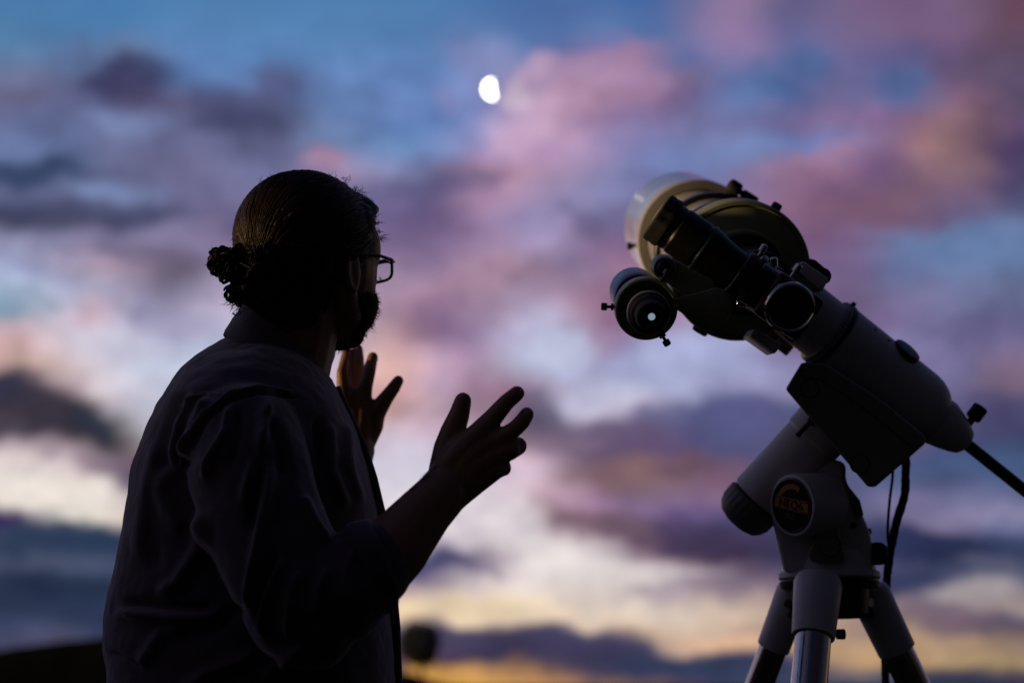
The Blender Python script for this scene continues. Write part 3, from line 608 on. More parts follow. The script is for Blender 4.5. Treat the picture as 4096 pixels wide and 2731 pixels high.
# ---- shirt
sh = MB()
secs = [(765, 575, 680, .045, 0), (785, 530, 700, .065, 0), (805, 490, 715, .085, 0), (835, 446, 738, .11, 0), (870, 415, 762, .148, 0), (910, 396, 784, .183, 0), (955, 372, 803, .208, 0), (1000, 350, 822, .215, 0), (1090, 318, 850, .205, 0),
        (1185, 299, 870, .195, 0), (1280, 281, 884, .19, 0), (1380, 262, 893, .19, 0), (1440, 251, 902, .19, 0), (1480, 249, 905, .19, 0), (1530, 256, 908, .19, 0), (1600, 258, 910, .19, 0), (1750, 262, 912, .195, 0), (1880, 262, 905, .2, 0)]
vs = []; fs = []; NS = 56
for (y, l, r, hd, dY) in secs:
    A, B = GV(l, y, YB), GV(r, y, YB); c = (A + B) / 2; hw = (B[0] - A[0]) / 2
    for k in range(NS):
        a = 2 * math.pi * k / NS; ca, sa = math.cos(a), math.sin(a); e = 1.0 if y < 1050 else .9
        x = hw * math.copysign(abs(ca) ** e, ca); yy = hd * math.copysign(abs(sa) ** e, sa)
        vs.append(np.array([c[0] + x - 0.02 * yy, c[1] + yy, c[2]]))
for i in range(len(secs) - 1):
    for k in range(NS):
        a_, b_ = i * NS + k, i * NS + (k + 1) % NS; fs.append((a_, b_, b_ + NS, a_ + NS))
fs.append(tuple(range(NS))); fs.append(tuple((len(secs) - 1) * NS + k for k in range(NS)))
sh.add(vs, fs)
sh.cap([GV(575, 968, 1.80), GV(560, 1010, 1.77), GV(575, 1085, 1.745), GV(605, 1190, 1.73), GV(650, 1300, 1.715), GV(690, 1390, 1.705), GV(715, 1430, 1.70)], [.064, .074, .076, .074, .072, .068, .055])
sh.cap([GV(695, 1412, 1.70), GV(768, 1362, 1.705), GV(846, 1304, 1.715)], [.058, .063, .0555])
sh.cap([GV(630, 940, 2.07), GV(650, 1060, 2.12), GV(690, 1270, 2.165), GV(725, 1235, 2.18)], [.072, .064, .058, .052])
sme = remesh(sh, 0.0036, 16)
co = getco(sme); no = getno(sme)
rel = co - C_; d = rel @ F_; vx = (2048 + FPX * (rel @ R_) / d) / K; vy = (1365.5 - FPX * (rel @ U_) / d) / K
facing = np.clip(-(no * nrm(np.array([0, 1, 0.1]))).sum(1) * 2.0 + 0.5, 0, 1)
near = co[:, 1] < YB + 0.02
def fold(pts, w, h, taper=0.18):
    P = np.array(pts, float); best = np.full(len(co), 1e9); tt = np.zeros(len(co)); L = 0; lens = [np.linalg.norm(P[i + 1] - P[i]) for i in range(len(P) - 1)]; tot = sum(lens)
    for i in range(len(P) - 1):
        dv = P[i + 1] - P[i]; t = np.clip(((vx - P[i, 0]) * dv[0] + (vy - P[i, 1]) * dv[1]) / (dv @ dv), 0, 1)
        ds = np.hypot(vx - P[i, 0] - t * dv[0], vy - P[i, 1] - t * dv[1]); m = ds < best
        best[m] = ds[m]; tt[m] = (L + t[m] * lens[i]) / tot; L += lens[i]
    env = np.clip(np.minimum(tt, 1 - tt) / taper, 0, 1); env = env * env * (3 - 2 * env)
    return h * np.exp(-(best / w) ** 2) * env * near
disp = np.zeros(len(co))
for pts, w, h in [
  ([(613, 905), (606, 992), (575, 1096), (556, 1170)], 13, .011),
  ([(626, 1050), (610, 1154), (592, 1267), (578, 1345), (574, 1420)], 13, .013),
  ([(600, 950), (640, 1010), (652, 1100)], 14, -.006),
  ([(585, 1010), (592, 1100), (570, 1230)], 11, -.009),
  ([(652, 1275), (622, 1345), (607, 1402), (606, 1470)], 8, .011),
  ([(636, 1260), (600, 1360), (590, 1440)], 9, -.010),
  ([(530, 925), (520, 997), (482, 1060), (470, 1110)], 10, .009),
  ([(548, 930), (545, 1010), (520, 1080)], 10, -.007),
  ([(690, 1300), (668, 1360), (662, 1430), (670, 1480)], 9, .008),
  ([(760, 1300), (730, 1360), (722, 1420)], 10, .007),
  ([(820, 1250), (795, 1310), (790, 1390)], 9, .006), ([(690, 1130), (720, 1200), (760, 1260)], 14, .007),
  ([(455, 895), (405, 974), (398, 1042), (424, 1100)], 9, .009), ([(430, 900), (380, 1010), (372, 1100)], 11, -.007),
  ([(480, 905), (440, 985), (425, 1060)], 8, .007), ([(468, 930), (418, 1010), (410, 1080)], 6, -.006),
  ([(370, 990), (335, 1150), (318, 1300)], 15, .008), ([(395, 1060), (372, 1130), (420, 1230)], 16, .008), ([(350, 1100), (345, 1200), (360, 1320)], 16, -.008),
  ([(470, 1160), (460, 1260), (410, 1340), (350, 1370)], 18, .010), ([(520, 1422), (420, 1420), (320, 1412), (262, 1400)], 11, .010), ([(500, 1395), (400, 1392), (280, 1380)], 9, -.009),
  ([(560, 1390), (470, 1452), (390, 1465)], 14, -.008), ([(382, 1440), (350, 1490), (322, 1535)], 13, .010), ([(250, 1494), (285, 1508), (330, 1532)], 5, -.009),
  ([(600, 1500), (480, 1545), (400, 1600)], 14, .009), ([(700, 1480), (600, 1560)], 12, .006),
  ([(790, 960), (800, 1060), (830, 1160)], 12, .005), ([(750, 960), (760, 1080), (800, 1180)], 14, .005), ([(725, 950), (735, 1080)], 10, -.005),
]: disp += fold(pts, w * (1.25 if pts[0][0] < 470 else 1.0), h * (.5 if pts[0][0] < 470 and h < 0 else .7 if pts[0][0] < 470 else 1.0))
# shoulder seam (a stitched ridge with a groove beside it)
seam = [(421, 1075), (428, 1030), (452, 985), (473, 950), (518, 912), (560, 897), (590, 892), (625, 893), (680, 905)]
disp += fold(seam, 4.5, .0045, .05) + fold([(x + 6, y + 8) for x, y in seam], 4.5, -.0045, .05)
disp += fold([(560, 905), (470, 905), (400, 935)], 3.5, .003, .1)
nv = np.array([mnoise.fractal(Vector(p) * 9.0, 0.7, 2.1, 4) for p in co]); nv2 = np.array([mnoise.noise(Vector((p[0] * 30, p[1] * 30, p[2] * 9))) for p in co])
disp = disp * 1.25 + nv * .003 + nv2 * .0009
setco(sme, co + no * disp[:, None])
sme.transform(Matrix.Translation(Vector(-foot)))
sm_ = sme
shirt = meshobj('shirt', sme, M['shirt'], man)
# rolled cuffs
def cuff(c, ax, r0, L, parent):
    cb = MB(); ax, e1, e2 = basis(ax); vs = []; fs = []; n = 48
    prof = [(-L, r0 * 1.02), (-L, r0 * 1.12), (-L * .6, r0 * 1.16), (-L * .1, r0 * 1.13), (L * .1, r0 * 1.09), (L * .12, r0 * .96), (-L * .3, r0 * .92)]
    for (t, r) in prof:
        for k in range(n):
            a = 2 * math.pi * k / n; w = 1 + .035 * math.sin(3 * a + t * 40) + .02 * math.sin(7 * a + 1)
            vs.append(c + ax * (t + .006 * math.sin(2 * a)) + (e1 * math.cos(a) + e2 * math.sin(a)) * r * w)
    for i in range(len(prof) - 1):
        for k in range(n):
            a, b2 = i * n + k, i * n + (k + 1) % n; fs.append((a, b2, b2 + n, a + n))
    cb.add(vs, fs); return build('cuff', cb, M['shirt'], parent, sharp=180)
cuff(GV(872, 1294, 1.718), GV(960, 1272, 1.73) - GV(800, 1312, 1.71), .0505, .028, shirt)
cuff(GV(735, 1218, 2.183), GV(800, 1110, 2.205) - GV(690, 1290, 2.17), .050, .040, shirt)
# collar: band and turned-down leaf, high at the nape, low at the throat
cl = MB(); vs = []; fs = []; n = 64
bk, fr = GV(556, 712, YB), GV(758, 868, YB); cc = (bk + fr) / 2; ax1 = fr - bk; hl = np.linalg.norm(ax1) / 2; ax1 = nrm(ax1); ax2 = np.array([0, 1.0, 0]); axn = nrm(np.cross(ax1, ax2)); axn = axn if axn[2] > 0 else -axn
layers = [(-.012, .97, .073), (.0, .99, .079), (.003, 1.02, .084), (-.020, 1.075, .096), (-.042, 1.13, .112), (-.050, 1.15, .118), (-.049, 1.125, .113), (-.02, 1.05, .09)]
for (hgt, sx0, ry) in layers:
    for k in range(n):
        sx = sx0
        a = 2 * math.pi * k / n
        front = max(0, math.cos(a)) ** 3
        wv_ = .003 * math.sin(5 * a + hgt * 90)
        sx = sx if math.cos(a) < 0 else 1 + (sx - 1) * (1 - .75 * math.cos(a))
        vs.append(cc + ax1 * (hl * sx + wv_) * math.cos(a) + ax2 * ry * math.sin(a) + (axn * .35 + np.array([0, 0, .75])) * (hgt * (1 + .35 * front)) - np.array([0, 0, .004 * front]))
for i in range(len(layers) - 1):
    for k in range(n):
        a, b2 = i * n + k, i * n + (k + 1) % n; fs.append((a, b2, b2 + n, a + n))
cl.add(vs, fs); build('collar', cl, M['shirt'], shirt, sharp=60)
pk = MB(); pk.tube([GV(770, 892, YB), GV(800, 960, YB), GV(832, 1030, YB), GV(854, 1100, YB), GV(874, 1185, YB), GV(893, 1300, YB), GV(906, 1440, YB), GV(910, 1570, YB), GV(908, 1700, YB)], .0085, 10)
build('placket', pk, M['shirt'], shirt, sharp=180)
# ---- trousers and shoes
tr = MB(); hipc = GV(585, 1870, YB); zH = 0.93
tr.cap([np.array([foot[0], YB - .02, 1.0]), np.array([foot[0], YB + .02, .95])], [.15, .15])
for s, dx in ((-1, -.02), (1, .06)):
    tr.cap([np.array([foot[0], YB + .085 * s, .93]), np.array([foot[0] + dx + .02, YB + .10 * s, .5]), np.array([foot[0] + dx - .02, YB + .11 * s, .09])], [.105, .075, .062])
tme = remesh(tr, .008, 6); c3 = getco(tme); n3_ = getno(tme)
setco(tme, c3 + n3_ * np.array([mnoise.fractal(Vector((p[0] * 8, p[1] * 8, p[2] * 14)), .8, 2, 3) for p in c3])[:, None] * .006)
tme.transform(Matrix.Translation(Vector(-foot))); meshobj('trousers', tme, M['trouser'], man)
for s, dx in ((-1, -.02), (1, .06)):
    so = MB(); bx_ = np.array([foot[0] + dx, YB + .11 * s, 0])
    so.cap([bx_ + np.array([-.05, 0, .05]), bx_ + np.array([.06, 0, .048]), bx_ + np.array([.16, .01 * s, .036])], [.048, .046, .035]); so.cap([bx_ + np.array([-.03, 0, .06]), bx_ + np.array([-.02, 0, .12])], [.045, .048])
    sm2 = remesh(so, .006, 4); c4 = getco(sm2); c4[:, 2] = np.maximum(c4[:, 2], 0.001); setco(sm2, c4); sm2.transform(Matrix.Translation(Vector(-foot))); meshobj('shoe', sm2, M['shoe'], man)
# ---- hair
hb = MB()
hb.ell(H(-.004, 0, .003), HA, (.112, .092, .100)); hb.ell(H(-.035, 0, -.02), HA, (.08, .087, .085)); hb.ell(H(.052, .012, .040), HA, (.05, .068, .046)); hb.ell(H(.03, .05, .02), HA, (.04, .04, .045))
hb.ell(H(-.045, 0, -.075), HA, (.055, .062, .05)); hb.cap([H(-.055, .03, -.11), H(-.055, -.03, -.11)], [.028, .028])
hm_ = remesh(hb, .004, 8)
c5 = getco(hm_); n5 = getno(hm_)
lc = np.stack([(c5 - HC) @ hf, (c5 - HC) @ hr, (c5 - HC) @ hu], 1)
# strand relief: grooves that run from the hairline to the bun at the back of the head
bun = np.array([-.095, 0, -.045])
dd = lc - bun; azs = np.arctan2(dd[:, 1], dd[:, 2] + .02)
gro = np.array([mnoise.noise(Vector((a * 14, r * 4, 0))) + .6 * mnoise.noise(Vector((a * 34, r * 5, 7))) for a, r in zip(azs, np.linalg.norm(dd, axis=1) * 10)])
# keep the face, ears and neck free: pull the cap inside the head there
facem = np.clip((lc[:, 0] - (.040 + .5 * np.clip(lc[:, 2] - .01, -.2, .04))) / .02, 0, 1) * np.clip((.055 - lc[:, 2]) / .02, 0, 1)
setco(hm_, c5 + n5 * (gro * .0022 - facem * .035)[:, None])
hm_.transform(Matrix.Translation(Vector(-foot))); hair = meshobj('hair', hm_, M['hair'], man)
# strands combed back over the head
st = MB()
E = np.array([.1135, .0935, .1015]); o3 = np.array([-.006, 0, .004])
def onhead(dv): return o3 + nrm(dv) * 1.0 / np.linalg.norm(nrm(dv) / E)
bd = nrm(bun - o3)
for i in range(1700):
    while True:
        d0 = nrm(np.random.normal(size=3))
        if d0[2] > -.92 and (d0[0] < .58 + .0 or d0[2] > .42) and d0 @ bd < .95 and not (d0[2] < -.3 and d0[0] > .05): break
    pts = []; nseg = 9; ang = math.acos(np.clip(d0 @ bd, -1, 1)); span = .35 + .65 * random.random(); ph = random.random() * 6
    for k in range(nseg):
        t = span * k / (nseg - 1) * .96; s0 = math.sin((1 - t) * ang) / math.sin(ang); s1 = math.sin(t * ang) / math.sin(ang)
        dv = d0 * s0 + bd * s1; p = onhead(dv) + nrm(dv) * (-.001 + .0012 * math.sin(ph + t * 9)) + np.cross(nrm(dv), bd) * .002 * math.sin(ph * 2 + t * 5)
        pts.append(H(*p))
    st.tube(pts, [.0003] + [.0009] * (nseg - 2) + [.0006], 5)
tl = lc[:, 2] < -.005
cand = np.nonzero(tl & (lc[:, 0] < .02))[0]
for i in np.random.choice(cand, 1300):
    p0 = c5[i]; nn = n5[i]; q0 = lc[i]; pts = []; ph = random.random() * 6; P_ = p0.copy()
    for k in range(7):
        lq = np.array([(P_ - HC) @ hf, (P_ - HC) @ hr, (P_ - HC) @ hu]); tw = bun - lq; tw = hf * tw[0] + hr * tw[1] + hu * tw[2]; tw = tw - nn * (tw @ nn)
        pts.append(P_ + nn * (.0012 + .0012 * math.sin(ph + k)))
        if np.linalg.norm(tw) > 1e-4: P_ = P_ + nrm(tw) * .007 + np.cross(nn, nrm(tw)) * .0012 * math.sin(ph * 3 + k * .8)
    st.tube(pts, [.0004, .0008, .0009, .0009, .0009, .0008, .0004], 5)
build('combed_strands', st, M['hair'], hair, sharp=180)['kind'] = 'stuff'
# bun: twisted coils, with a curled tail sticking out
bn = MB(); rng = random.Random(3)
def coil(c, r, turns, thick, axis, wob, seed, n=40, drift=0.0):
    rg = random.Random(seed); ax, e1, e2 = basis(axis); pts = []
    for k in range(n):
        a = 2 * math.pi * turns * k / n + rg.random() * .12
        rr_ = r * (1 + wob * math.sin(3.1 * a + seed)) * (1 - .25 * k / n)
        pts.append(c + (e1 * math.cos(a) + e2 * math.sin(a)) * rr_ + ax * (drift * (k / n - .5) + .006 * math.sin(1.7 * a + seed)))
    bn.tube(pts, [thick * (.5 + .5 * math.sin(math.pi * (k + .5) / n)) for k in range(n)], 7)
YU = 1.845
bc = GV(598, 622, YU)
for i in range(80):
    coil(bc + np.random.normal(size=3) * .006, .012 + .0007 * i % .018, 1.3, .0021, np.random.normal(size=3), .15, i)
bn.ell(bc, np.eye(3), (.026, .026, .028)); bn.ell(GV(578, 662, YU), np.eye(3), (.017, .02, .018)); bn.ell(GV(630, 640, YU + .03), np.eye(3), (.03, .03, .034))
for i in range(44):
    coil(GV(556 + rng.uniform(-22, 22), 668 + rng.uniform(-26, 14), YU), .010 + .003 * rng.random(), 1.1, .0020, np.random.normal(size=3), .2, 40 + i)
for i, (x, y, r) in enumerate([(512, 588, .012), (500, 600, .010), (520, 606, .012), (505, 622, .009), (528, 590, .011), (515, 635, .006), (498, 582, .006), (488, 607, .006), (535, 612, .012), (540, 595, .012), (508, 612, .010), (524, 624, .009), (545, 580, .010)]):
    for q_ in range(6): coil(GV(x + rng.uniform(-5, 5), y + rng.uniform(-5, 5), YU - .01 + rng.uniform(-.01, .02)), r * rng.uniform(.7, 1.05), 1.2, .0019, np.array([rng.uniform(-.5, .5), -1, rng.uniform(-.5, .5)]), .22, 80 + i * 7 + q_)
build('bun', bn, M['hair'], hair, sharp=180)
# flyaway hairs along the outline, at the nape and at the temple
fl = MB()
def fly(x, y, dx, dy, L, n, spread, curl=0.6, rad=.00035, Y=YB):
    for i in range(n):
        p = GV(x + rng.uniform(-spread, spread), y + rng.uniform(-spread * .6, spread * .6), Y + rng.uniform(-.03, .03)); a = math.atan2(-dy, dx) + rng.gauss(0, .45); k1 = rng.gauss(0, curl); pts = [p]; l = L * rng.uniform(.4, 1.15)
        for k in range(7):
            a += k1 / 4; p = p + np.array([math.cos(a), rng.gauss(0, .2), math.sin(a)]) * l / 7; pts.append(p)
        fl.tube(pts, [rad] * 4 + [rad * .8, rad * .6, rad * .4, rad * .2], 4)
for (x, y) in ((800, 420), (818, 428), (832, 436), (843, 448), (852, 460), (860, 474), (866, 490), (871, 505), (874, 525)): fly(x - 8, y + 8, .85, -.5, .013, 10, 6, 1.9)
fly(872, 545, 1, .3, .012, 20, 8); fly(868, 640, 1, .4, .006, 10, 8)
for x in range(600, 800, 14): fly(x, 400 + abs(x - 700) ** 2 * .0012 + 6, .3, -.7, .011, 5, 8, 1.4)
for k in range(10): fly(560 + k * 6, 520 - k * 10, -.9, -.4, .010, 4, 8)
fly(505, 590, -.4, -1, .014, 30, 14, 2.5, Y=YU); fly(495, 605, -1, 0, .014, 34, 12, 2.5, Y=YU); fly(515, 625, -.5, 1, .016, 26, 12, 2.0, Y=YU); fly(560, 560, -.2, -1, .008, 30, 24, 2.0, Y=YU)
fly(552, 685, -.9, .3, .024, 70, 10, .9); fly(565, 698, -.5, .8, .024, 80, 12, .8); fly(600, 708, .2, 1, .018, 60, 20, .8); fly(650, 722, .3, 1, .016, 40, 24, .8)
build('flyaway_hairs', fl, M['hair'], hair, sharp=180)['kind'] = 'stuff'
# ---- beard
bb = MB()
for s in (-1, 1):
    bb.cap([H(.012, .064 * s, -.062), H(.022, .061 * s, -.09), H(.04, .05 * s, -.118), H(.056, .028 * s, -.126), H(.062, 0, -.129)], [.011, .015, .017, .017, .017])
    bb.cap([H(.084, .030 * s, -.090), H(.066, .040 * s, -.110)], [.010, .014]); bb.cap([H(.1, .0, -.077), H(.094, .026 * s, -.083)], [.006, .007])

for s in (-1, 1): bb.ell(H(.040, .056 * s, -.088), HA, (.036, .020, .034)); bb.ell(H(.056, .045 * s, -.096), HA, (.022, .020, .028))
bb.ell(H(.070, 0, -.117), HA, (.020, .032, .020))
bme2 = remesh(bb, .003, 5); c6 = getco(bme2); n6 = getno(bme2)
setco(bme2, c6 + n6 * (np.array([mnoise.fractal(Vector(p) * 60, .6, 2, 4) for p in c6]) * .0016)[:, None])
idx = np.random.choice(len(c6), 3200, replace=False); bs_ = MB()
for i in idx:
    p = c6[i]; dn = nrm(n6[i] + np.array([0, 0, -.7]) + np.random.normal(size=3) * .35); l = random.uniform(.002, .0055); c_ = np.random.normal(size=3) * .0015
    bs_.tube([p - dn * .001, p + dn * l * .5 + c_, p + dn * l + c_ * 2], [.00035, .00028, .0001], 4)
bme2.transform(Matrix.Translation(Vector(-foot))); beard = meshobj('beard', bme2, M['beard'], man)
build('beard_bristles', bs_, M['beard'], beard, sharp=180)['kind'] = 'stuff'
# forearm hair
fa = MB()
for i in range(260):
    t = random.random(); a = np.array([1520, 2060]) * (1 - t) + np.array([1735, 1857]) * t
    p = hp(a[0] + 3 + random.uniform(0, 12), a[1] + 3 + random.uniform(0, 12), 1.73 + random.uniform(-.012, .012)); dn = np.array([.55 + random.gauss(0, .15), random.gauss(0, .3), .55 + random.gauss(0, .2)])
    l = random.uniform(.004, .011); fa.tube([p, p + dn * l * .5, p + dn * l + np.array([.002, 0, 0])], [.0002, .00016, .00005], 3)
build('forearm_hair', fa, M['beard'], man, sharp=180)['kind'] = 'stuff'
# ---- eyeglasses (worn, lifts off)
gl = empty('eyeglasses', H(.1, 0, -.036), "thin black rectangular eyeglasses on the man's face", 'eyeglasses')
fm = MB()
def rim(s):
    pts = []
    for k in range(40):
        a = 2 * math.pi * k / 40; ca, sa = math.cos(a), math.sin(a); e = .5
        x = .0265 * math.copysign(abs(ca) ** e, ca) * (1 + .06 * sa); y = .0148 * math.copysign(abs(sa) ** e, sa)
        pts.append((.038 * s + x * s, -.0285 + y))
    return pts
for s in (-1, 1):
    rp = rim(s); P3 = [H(.106 - .10 * max(0, abs(r_) - .03) ** 1.3 * 1.0, r_, u_) for r_, u_ in rp]
    fm.ring(P3, [.0034 if u_ > -.020 else .0022 for r_, u_ in rp], 8)
    gm_ = MB(); c0 = sum(P3) / len(P3); gm_.add([c0 + hf * .0004] + [p + hf * .0004 for p in P3] + [c0 - hf * .0004] + [p - hf * .0004 for p in P3], [(0, 1 + k, 1 + (k + 1) % 40) for k in range(40)] + [(41, 42 + (k + 1) % 40, 42 + k) for k in range(40)] + [(1 + k, 1 + (k + 1) % 40, 42 + (k + 1) % 40, 42 + k) for k in range(40)])
    build('lens', gm_, M['glass'], gl, sharp=60)
    tp = MB(); tp.tube([H(.104, .066 * s, -.018), H(.09, .074 * s, -.018), H(.05, .0835 * s, -.020), H(.0, .0845 * s, -.026), H(-.015, .084 * s, -.034), H(-.028, .082 * s, -.054)], [.0048, .0046, .0040, .0034, .0030, .0025], 8, 0.5)
    build('temple_arm', tp, M['frame'], gl, sharp=180)
fm.tube([H(.106, -.0125, -.021), H(.111, 0, -.018), H(.106, .0125, -.021)], .002, 8)
build('rims', fm, M['frame'], gl, sharp=180)
#==SCOPE==
# ------------------------------------------------------------------ telescope, aimed at the moon
def cv(x, up, f): return R_ * x + U_ * up + F_ * f
A_ = nrm(cv(-0.0163, 0.1776, 1.0))                     # optical axis
O0 = W(2960, 1085, 2.15)                               # centre of the rear cell
a1 = nrm(np.cross(A_, U_)); a2 = np.cross(a1, A_)      # right and up, across the tube
if a1 @ R_ < 0: a1, a2 = -a1, a2
if a2 @ U_ < 0: a2 = -a2
e_dir = nrm(-a1 * 0.83 + a2 * 0.555 + A_ * 0.17)                   # towards the eyepiece
def OT(s, r=0, ang=0): return O0 + A_ * s + (a1 * math.cos(ang) + a2 * math.sin(ang)) * r
def LA(mb, s_prof, seg=64, o=None): return mb.lathe(O0 if o is None else o, A_, s_prof, seg, a1, a2)
scope = empty('telescope', OT(0.12, 0.11, -math.pi / 2), 'white refractor telescope with black eyepiece and small finder, pointed up at the moon', 'telescope')
t = MB(); LA(t, [(0.02, 0.0), (0.02, .0915), (.60, .0915), (.60, 0)], 96); build('optical_tube', t, M['tube'], scope)
t = MB(); LA(t, [(.455, .0925), (.450, .094), (.450, .1085), (.455, .1095), (.70, .1095), (.703, .1075), (.703, .1), (.56, .1), (.56, .0925)], 96); dew = build('dew_shield', t, M['tube'], scope)
t = MB(); LA(t, [(.447, .093), (.441, .0935), (.441, .1075), (.447, .1085)], 96); build('shield_collar', t, M['cream'], dew)
t = MB(); ang = math.radians(188); o = OT(.50, .1095, ang); dr = nrm(OT(.5, .2, ang) - OT(.5, .1, ang)); t.lathe(o, dr, [(0, .004), (.006, .004), (.006, .007), (.013, .007), (.014, .005)], 16); build('shield_screw', t, M['black'], dew)
# rear cell: stepped casting
t = MB(); LA(t, [(.045, .0915), (.045, .1035), (.040, .1075), (.004, .1075), (-.003, .1055), (-.004, .1005), (-.001, .0985), (-.003, .0965), (-.010, .080), (-.014, .0665), (-.024, .0655), (-.029, .0635), (-.031, .055), (-.031, 0)], 96)
cell = build('rear_cell', t, M['olive'], scope, sharp=24)
for ang, hh in ((math.radians(60), .007), (math.radians(-118), .004), (math.radians(-123), .004)):
    t = MB(); dr = nrm(OT(0, 1, ang) - OT(0, 0, ang)); t.lathe(OT(.018, .1065, ang), dr, [(0, .008), (hh, .008), (hh + .003, .0065), (hh + .0035, .003)], 16); build('cell_screw', t, M['black'], cell)
# tube rings with clamp knobs
for s in (.255, .10):
    t = MB(); LA(t, [(s - .012, .0925), (s - .012, .0985), (s - .009, .101), (s + .009, .101), (s + .012, .0985), (s + .012, .0925)], 96); rg = build('tube_ring', t, M['black'], scope)
    ang = math.radians(58 if s > .2 else -70); dr = nrm(OT(0, 1, ang) - OT(0, 0, ang)); tn = np.cross(A_, dr)
    t = MB(); t.box(OT(s, .106, ang), (A_, tn, dr), (.009, .014, .010)); build('ring_lug', t, M['black'], rg, bevel=.003)
    t = MB(); t.lathe(OT(s, .108, ang) - tn * .012, -tn, [(0, .005), (.008, .005), (.008, .011), (.012, .0125), (.026, .0125), (.030, .010), (.031, .004)], 18); build('clamp_knob', t, M['rubber'], rg)
    ang = math.radians(-32); dr = nrm(OT(0, 1, ang) - OT(0, 0, ang)); tn = np.cross(A_, dr)
    t = MB(); t.box(OT(s, .108, ang), (A_, tn, dr), (.010, .020, .011)); build('ring_foot', t, M['black'], rg, bevel=.003)
# dovetail bar under the rings (on the mount side)
dec_dir = nrm(cv(.79, -.61, .121)); dn = nrm(np.cross(A_, dec_dir))
t = MB(); c0 = OT(.15) + dec_dir * .126; t.box(c0, (A_, dn, dec_dir), (.15, .036, .008)); build('dovetail_bar', t, M['black'], scope, bevel=.002)
# focuser: housing, drawtube, knobs
t = MB(); LA(t, [(-.028, .058), (-.034, .060), (-.040, .060), (-.044, .052), (-.060, .050), (-.062, .053), (-.070, .053), (-.073, .047), (-.13, .045), (-.135, .048), (-.150, .048), (-.153, .044), (-.155, .037), (-.235, .036), (-.235, 0)], 64)
foc = build('focuser', t, M['black'], scope, sharp=24)
t = MB(); LA(t, [(-.23, .030), (-.262, .030), (-.262, .0335), (-.285, .0335), (-.287, .030), (-.295, .030)], 48); build('drawtube', t, M['chrome'], foc)
for ang in (math.radians(55), math.radians(95), math.radians(190)):
    t = MB(); dr = nrm(OT(0, 1, ang) - OT(0, 0, ang)); t.lathe(OT(-.273, .032, ang), dr, [(0, .0025), (.010, .0025), (.010, .005), (.020, .005), (.021, .004)], 12); build('thumb_screw', t, M['chrome'], foc)
# star diagonal with round back plate
Dc = OT(-.325)
t = MB(); t.box(Dc, (A_, e_dir, np.cross(A_, e_dir)), (.034, .034, .032)); LA(t, [(-.30, .031), (-.285, .031)], 32)
diag = build('star_diagonal', t, M['black'], scope, bevel=.008, bseg=3)
t = MB(); LA(t, [(-.345, .0), (-.345, .0325), (-.362, .0325), (-.3655, .0312), (-.3665, .0292), (-.3645, .0275)], 64); pl = build('back_plate_rim', t, M['chrome'], diag, sharp=60)
t = MB(); LA(t, [(-.350, .0272), (-.3648, .0272), (-.3650, 0)], 48); build('back_plate', t, M['face'], pl)
pc = OT(-.3656); pd = nrm(a1 * .72 + a2 * .69); pe = np.cross(A_, pd)
for i in range(9):
    t = MB(); t.box(pc + pd * (-.0165 + .0041 * i) + pe * .0008 * math.sin(i * 2.1), (pd, pe, A_), (.0013, .0016 + .0004 * (i % 2), .0002)); o = build('lettering', t, M['print'], pl)
# eyepiece holder, eyepiece, eye cup
px1 = .3217e-3
def EP(mb, prof, seg=48): return mb.lathe(Dc, e_dir, prof, seg)
t = MB(); EP(t, [(.028, .029), (.048, .029), (.050, .0315), (.070, .0315), (.072, .029)]); hold = build('eyepiece_holder', t, M['black'], diag, sharp=24)
ew = np.cross(A_, e_dir)
for s_, k_ in ((.7, .7), (-.4, .9), (1.0, -.2)):
    dr = nrm(ew * s_ - A_ * k_)
    t = MB(); t.lathe(Dc + e_dir * .060 + dr * .030, dr, [(0, .0022), (.009, .0022), (.009, .0045), (.018, .0045), (.019, .003)], 12); build('lock_screw', t, M['chrome'], hold)
t = MB(); EP(t, [(.066, .025), (.078, .0255), (.098, .0275), (.118, .0312), (.124, .0318), (.128, .0300), (.132, .0318), (.165, .0318), (.168, .0300), (.172, .0308), (.186, .0308), (.190, .0290)])
eye = build('eyepiece', t, M['black'], scope, sharp=24)
t = MB(); EP(t, [(.1225, .0322), (.1235, .0328), (.1262, .0328), (.1272, .0322)]); M['green'] = mat('green_ring', (.004, .045, .012), .4); build('green_band', t, M['green'], eye)
t = MB(); n = 44; vs = []; fs = []
prof = [(.176, .0300), (.178, .0325), (.184, .0330), (.188, .0322), (.192, .0330), (.197, .0325), (.199, .030), (.197, .026), (.188, .022)]
for (s0, r0) in prof:
    for k in range(n):
        a = 2 * math.pi * k / n; _, q1, q2_ = basis(e_dir); rr_ = r0 * (1 + (.035 if k % 4 < 2 else -.01) * (1 if .177 < s0 < .198 else 0))
        vs.append(Dc + e_dir * s0 + (q1 * math.cos(a) + q2_ * math.sin(a)) * rr_)
for i in range(len(prof) - 1):
    for k in range(n):
        a, b2 = i * n + k, i * n + (k + 1) % n; fs.append((a, b2, b2 + n, a + n))
t.add(vs, fs); build('eye_cup', t, M['rubber'], eye, sharp=40)
t = MB(); EP(t, [(.187, .0215), (.190, .018), (.1915, .010), (.192, 0)]); build('eye_lens', t, M['glass'], eye)
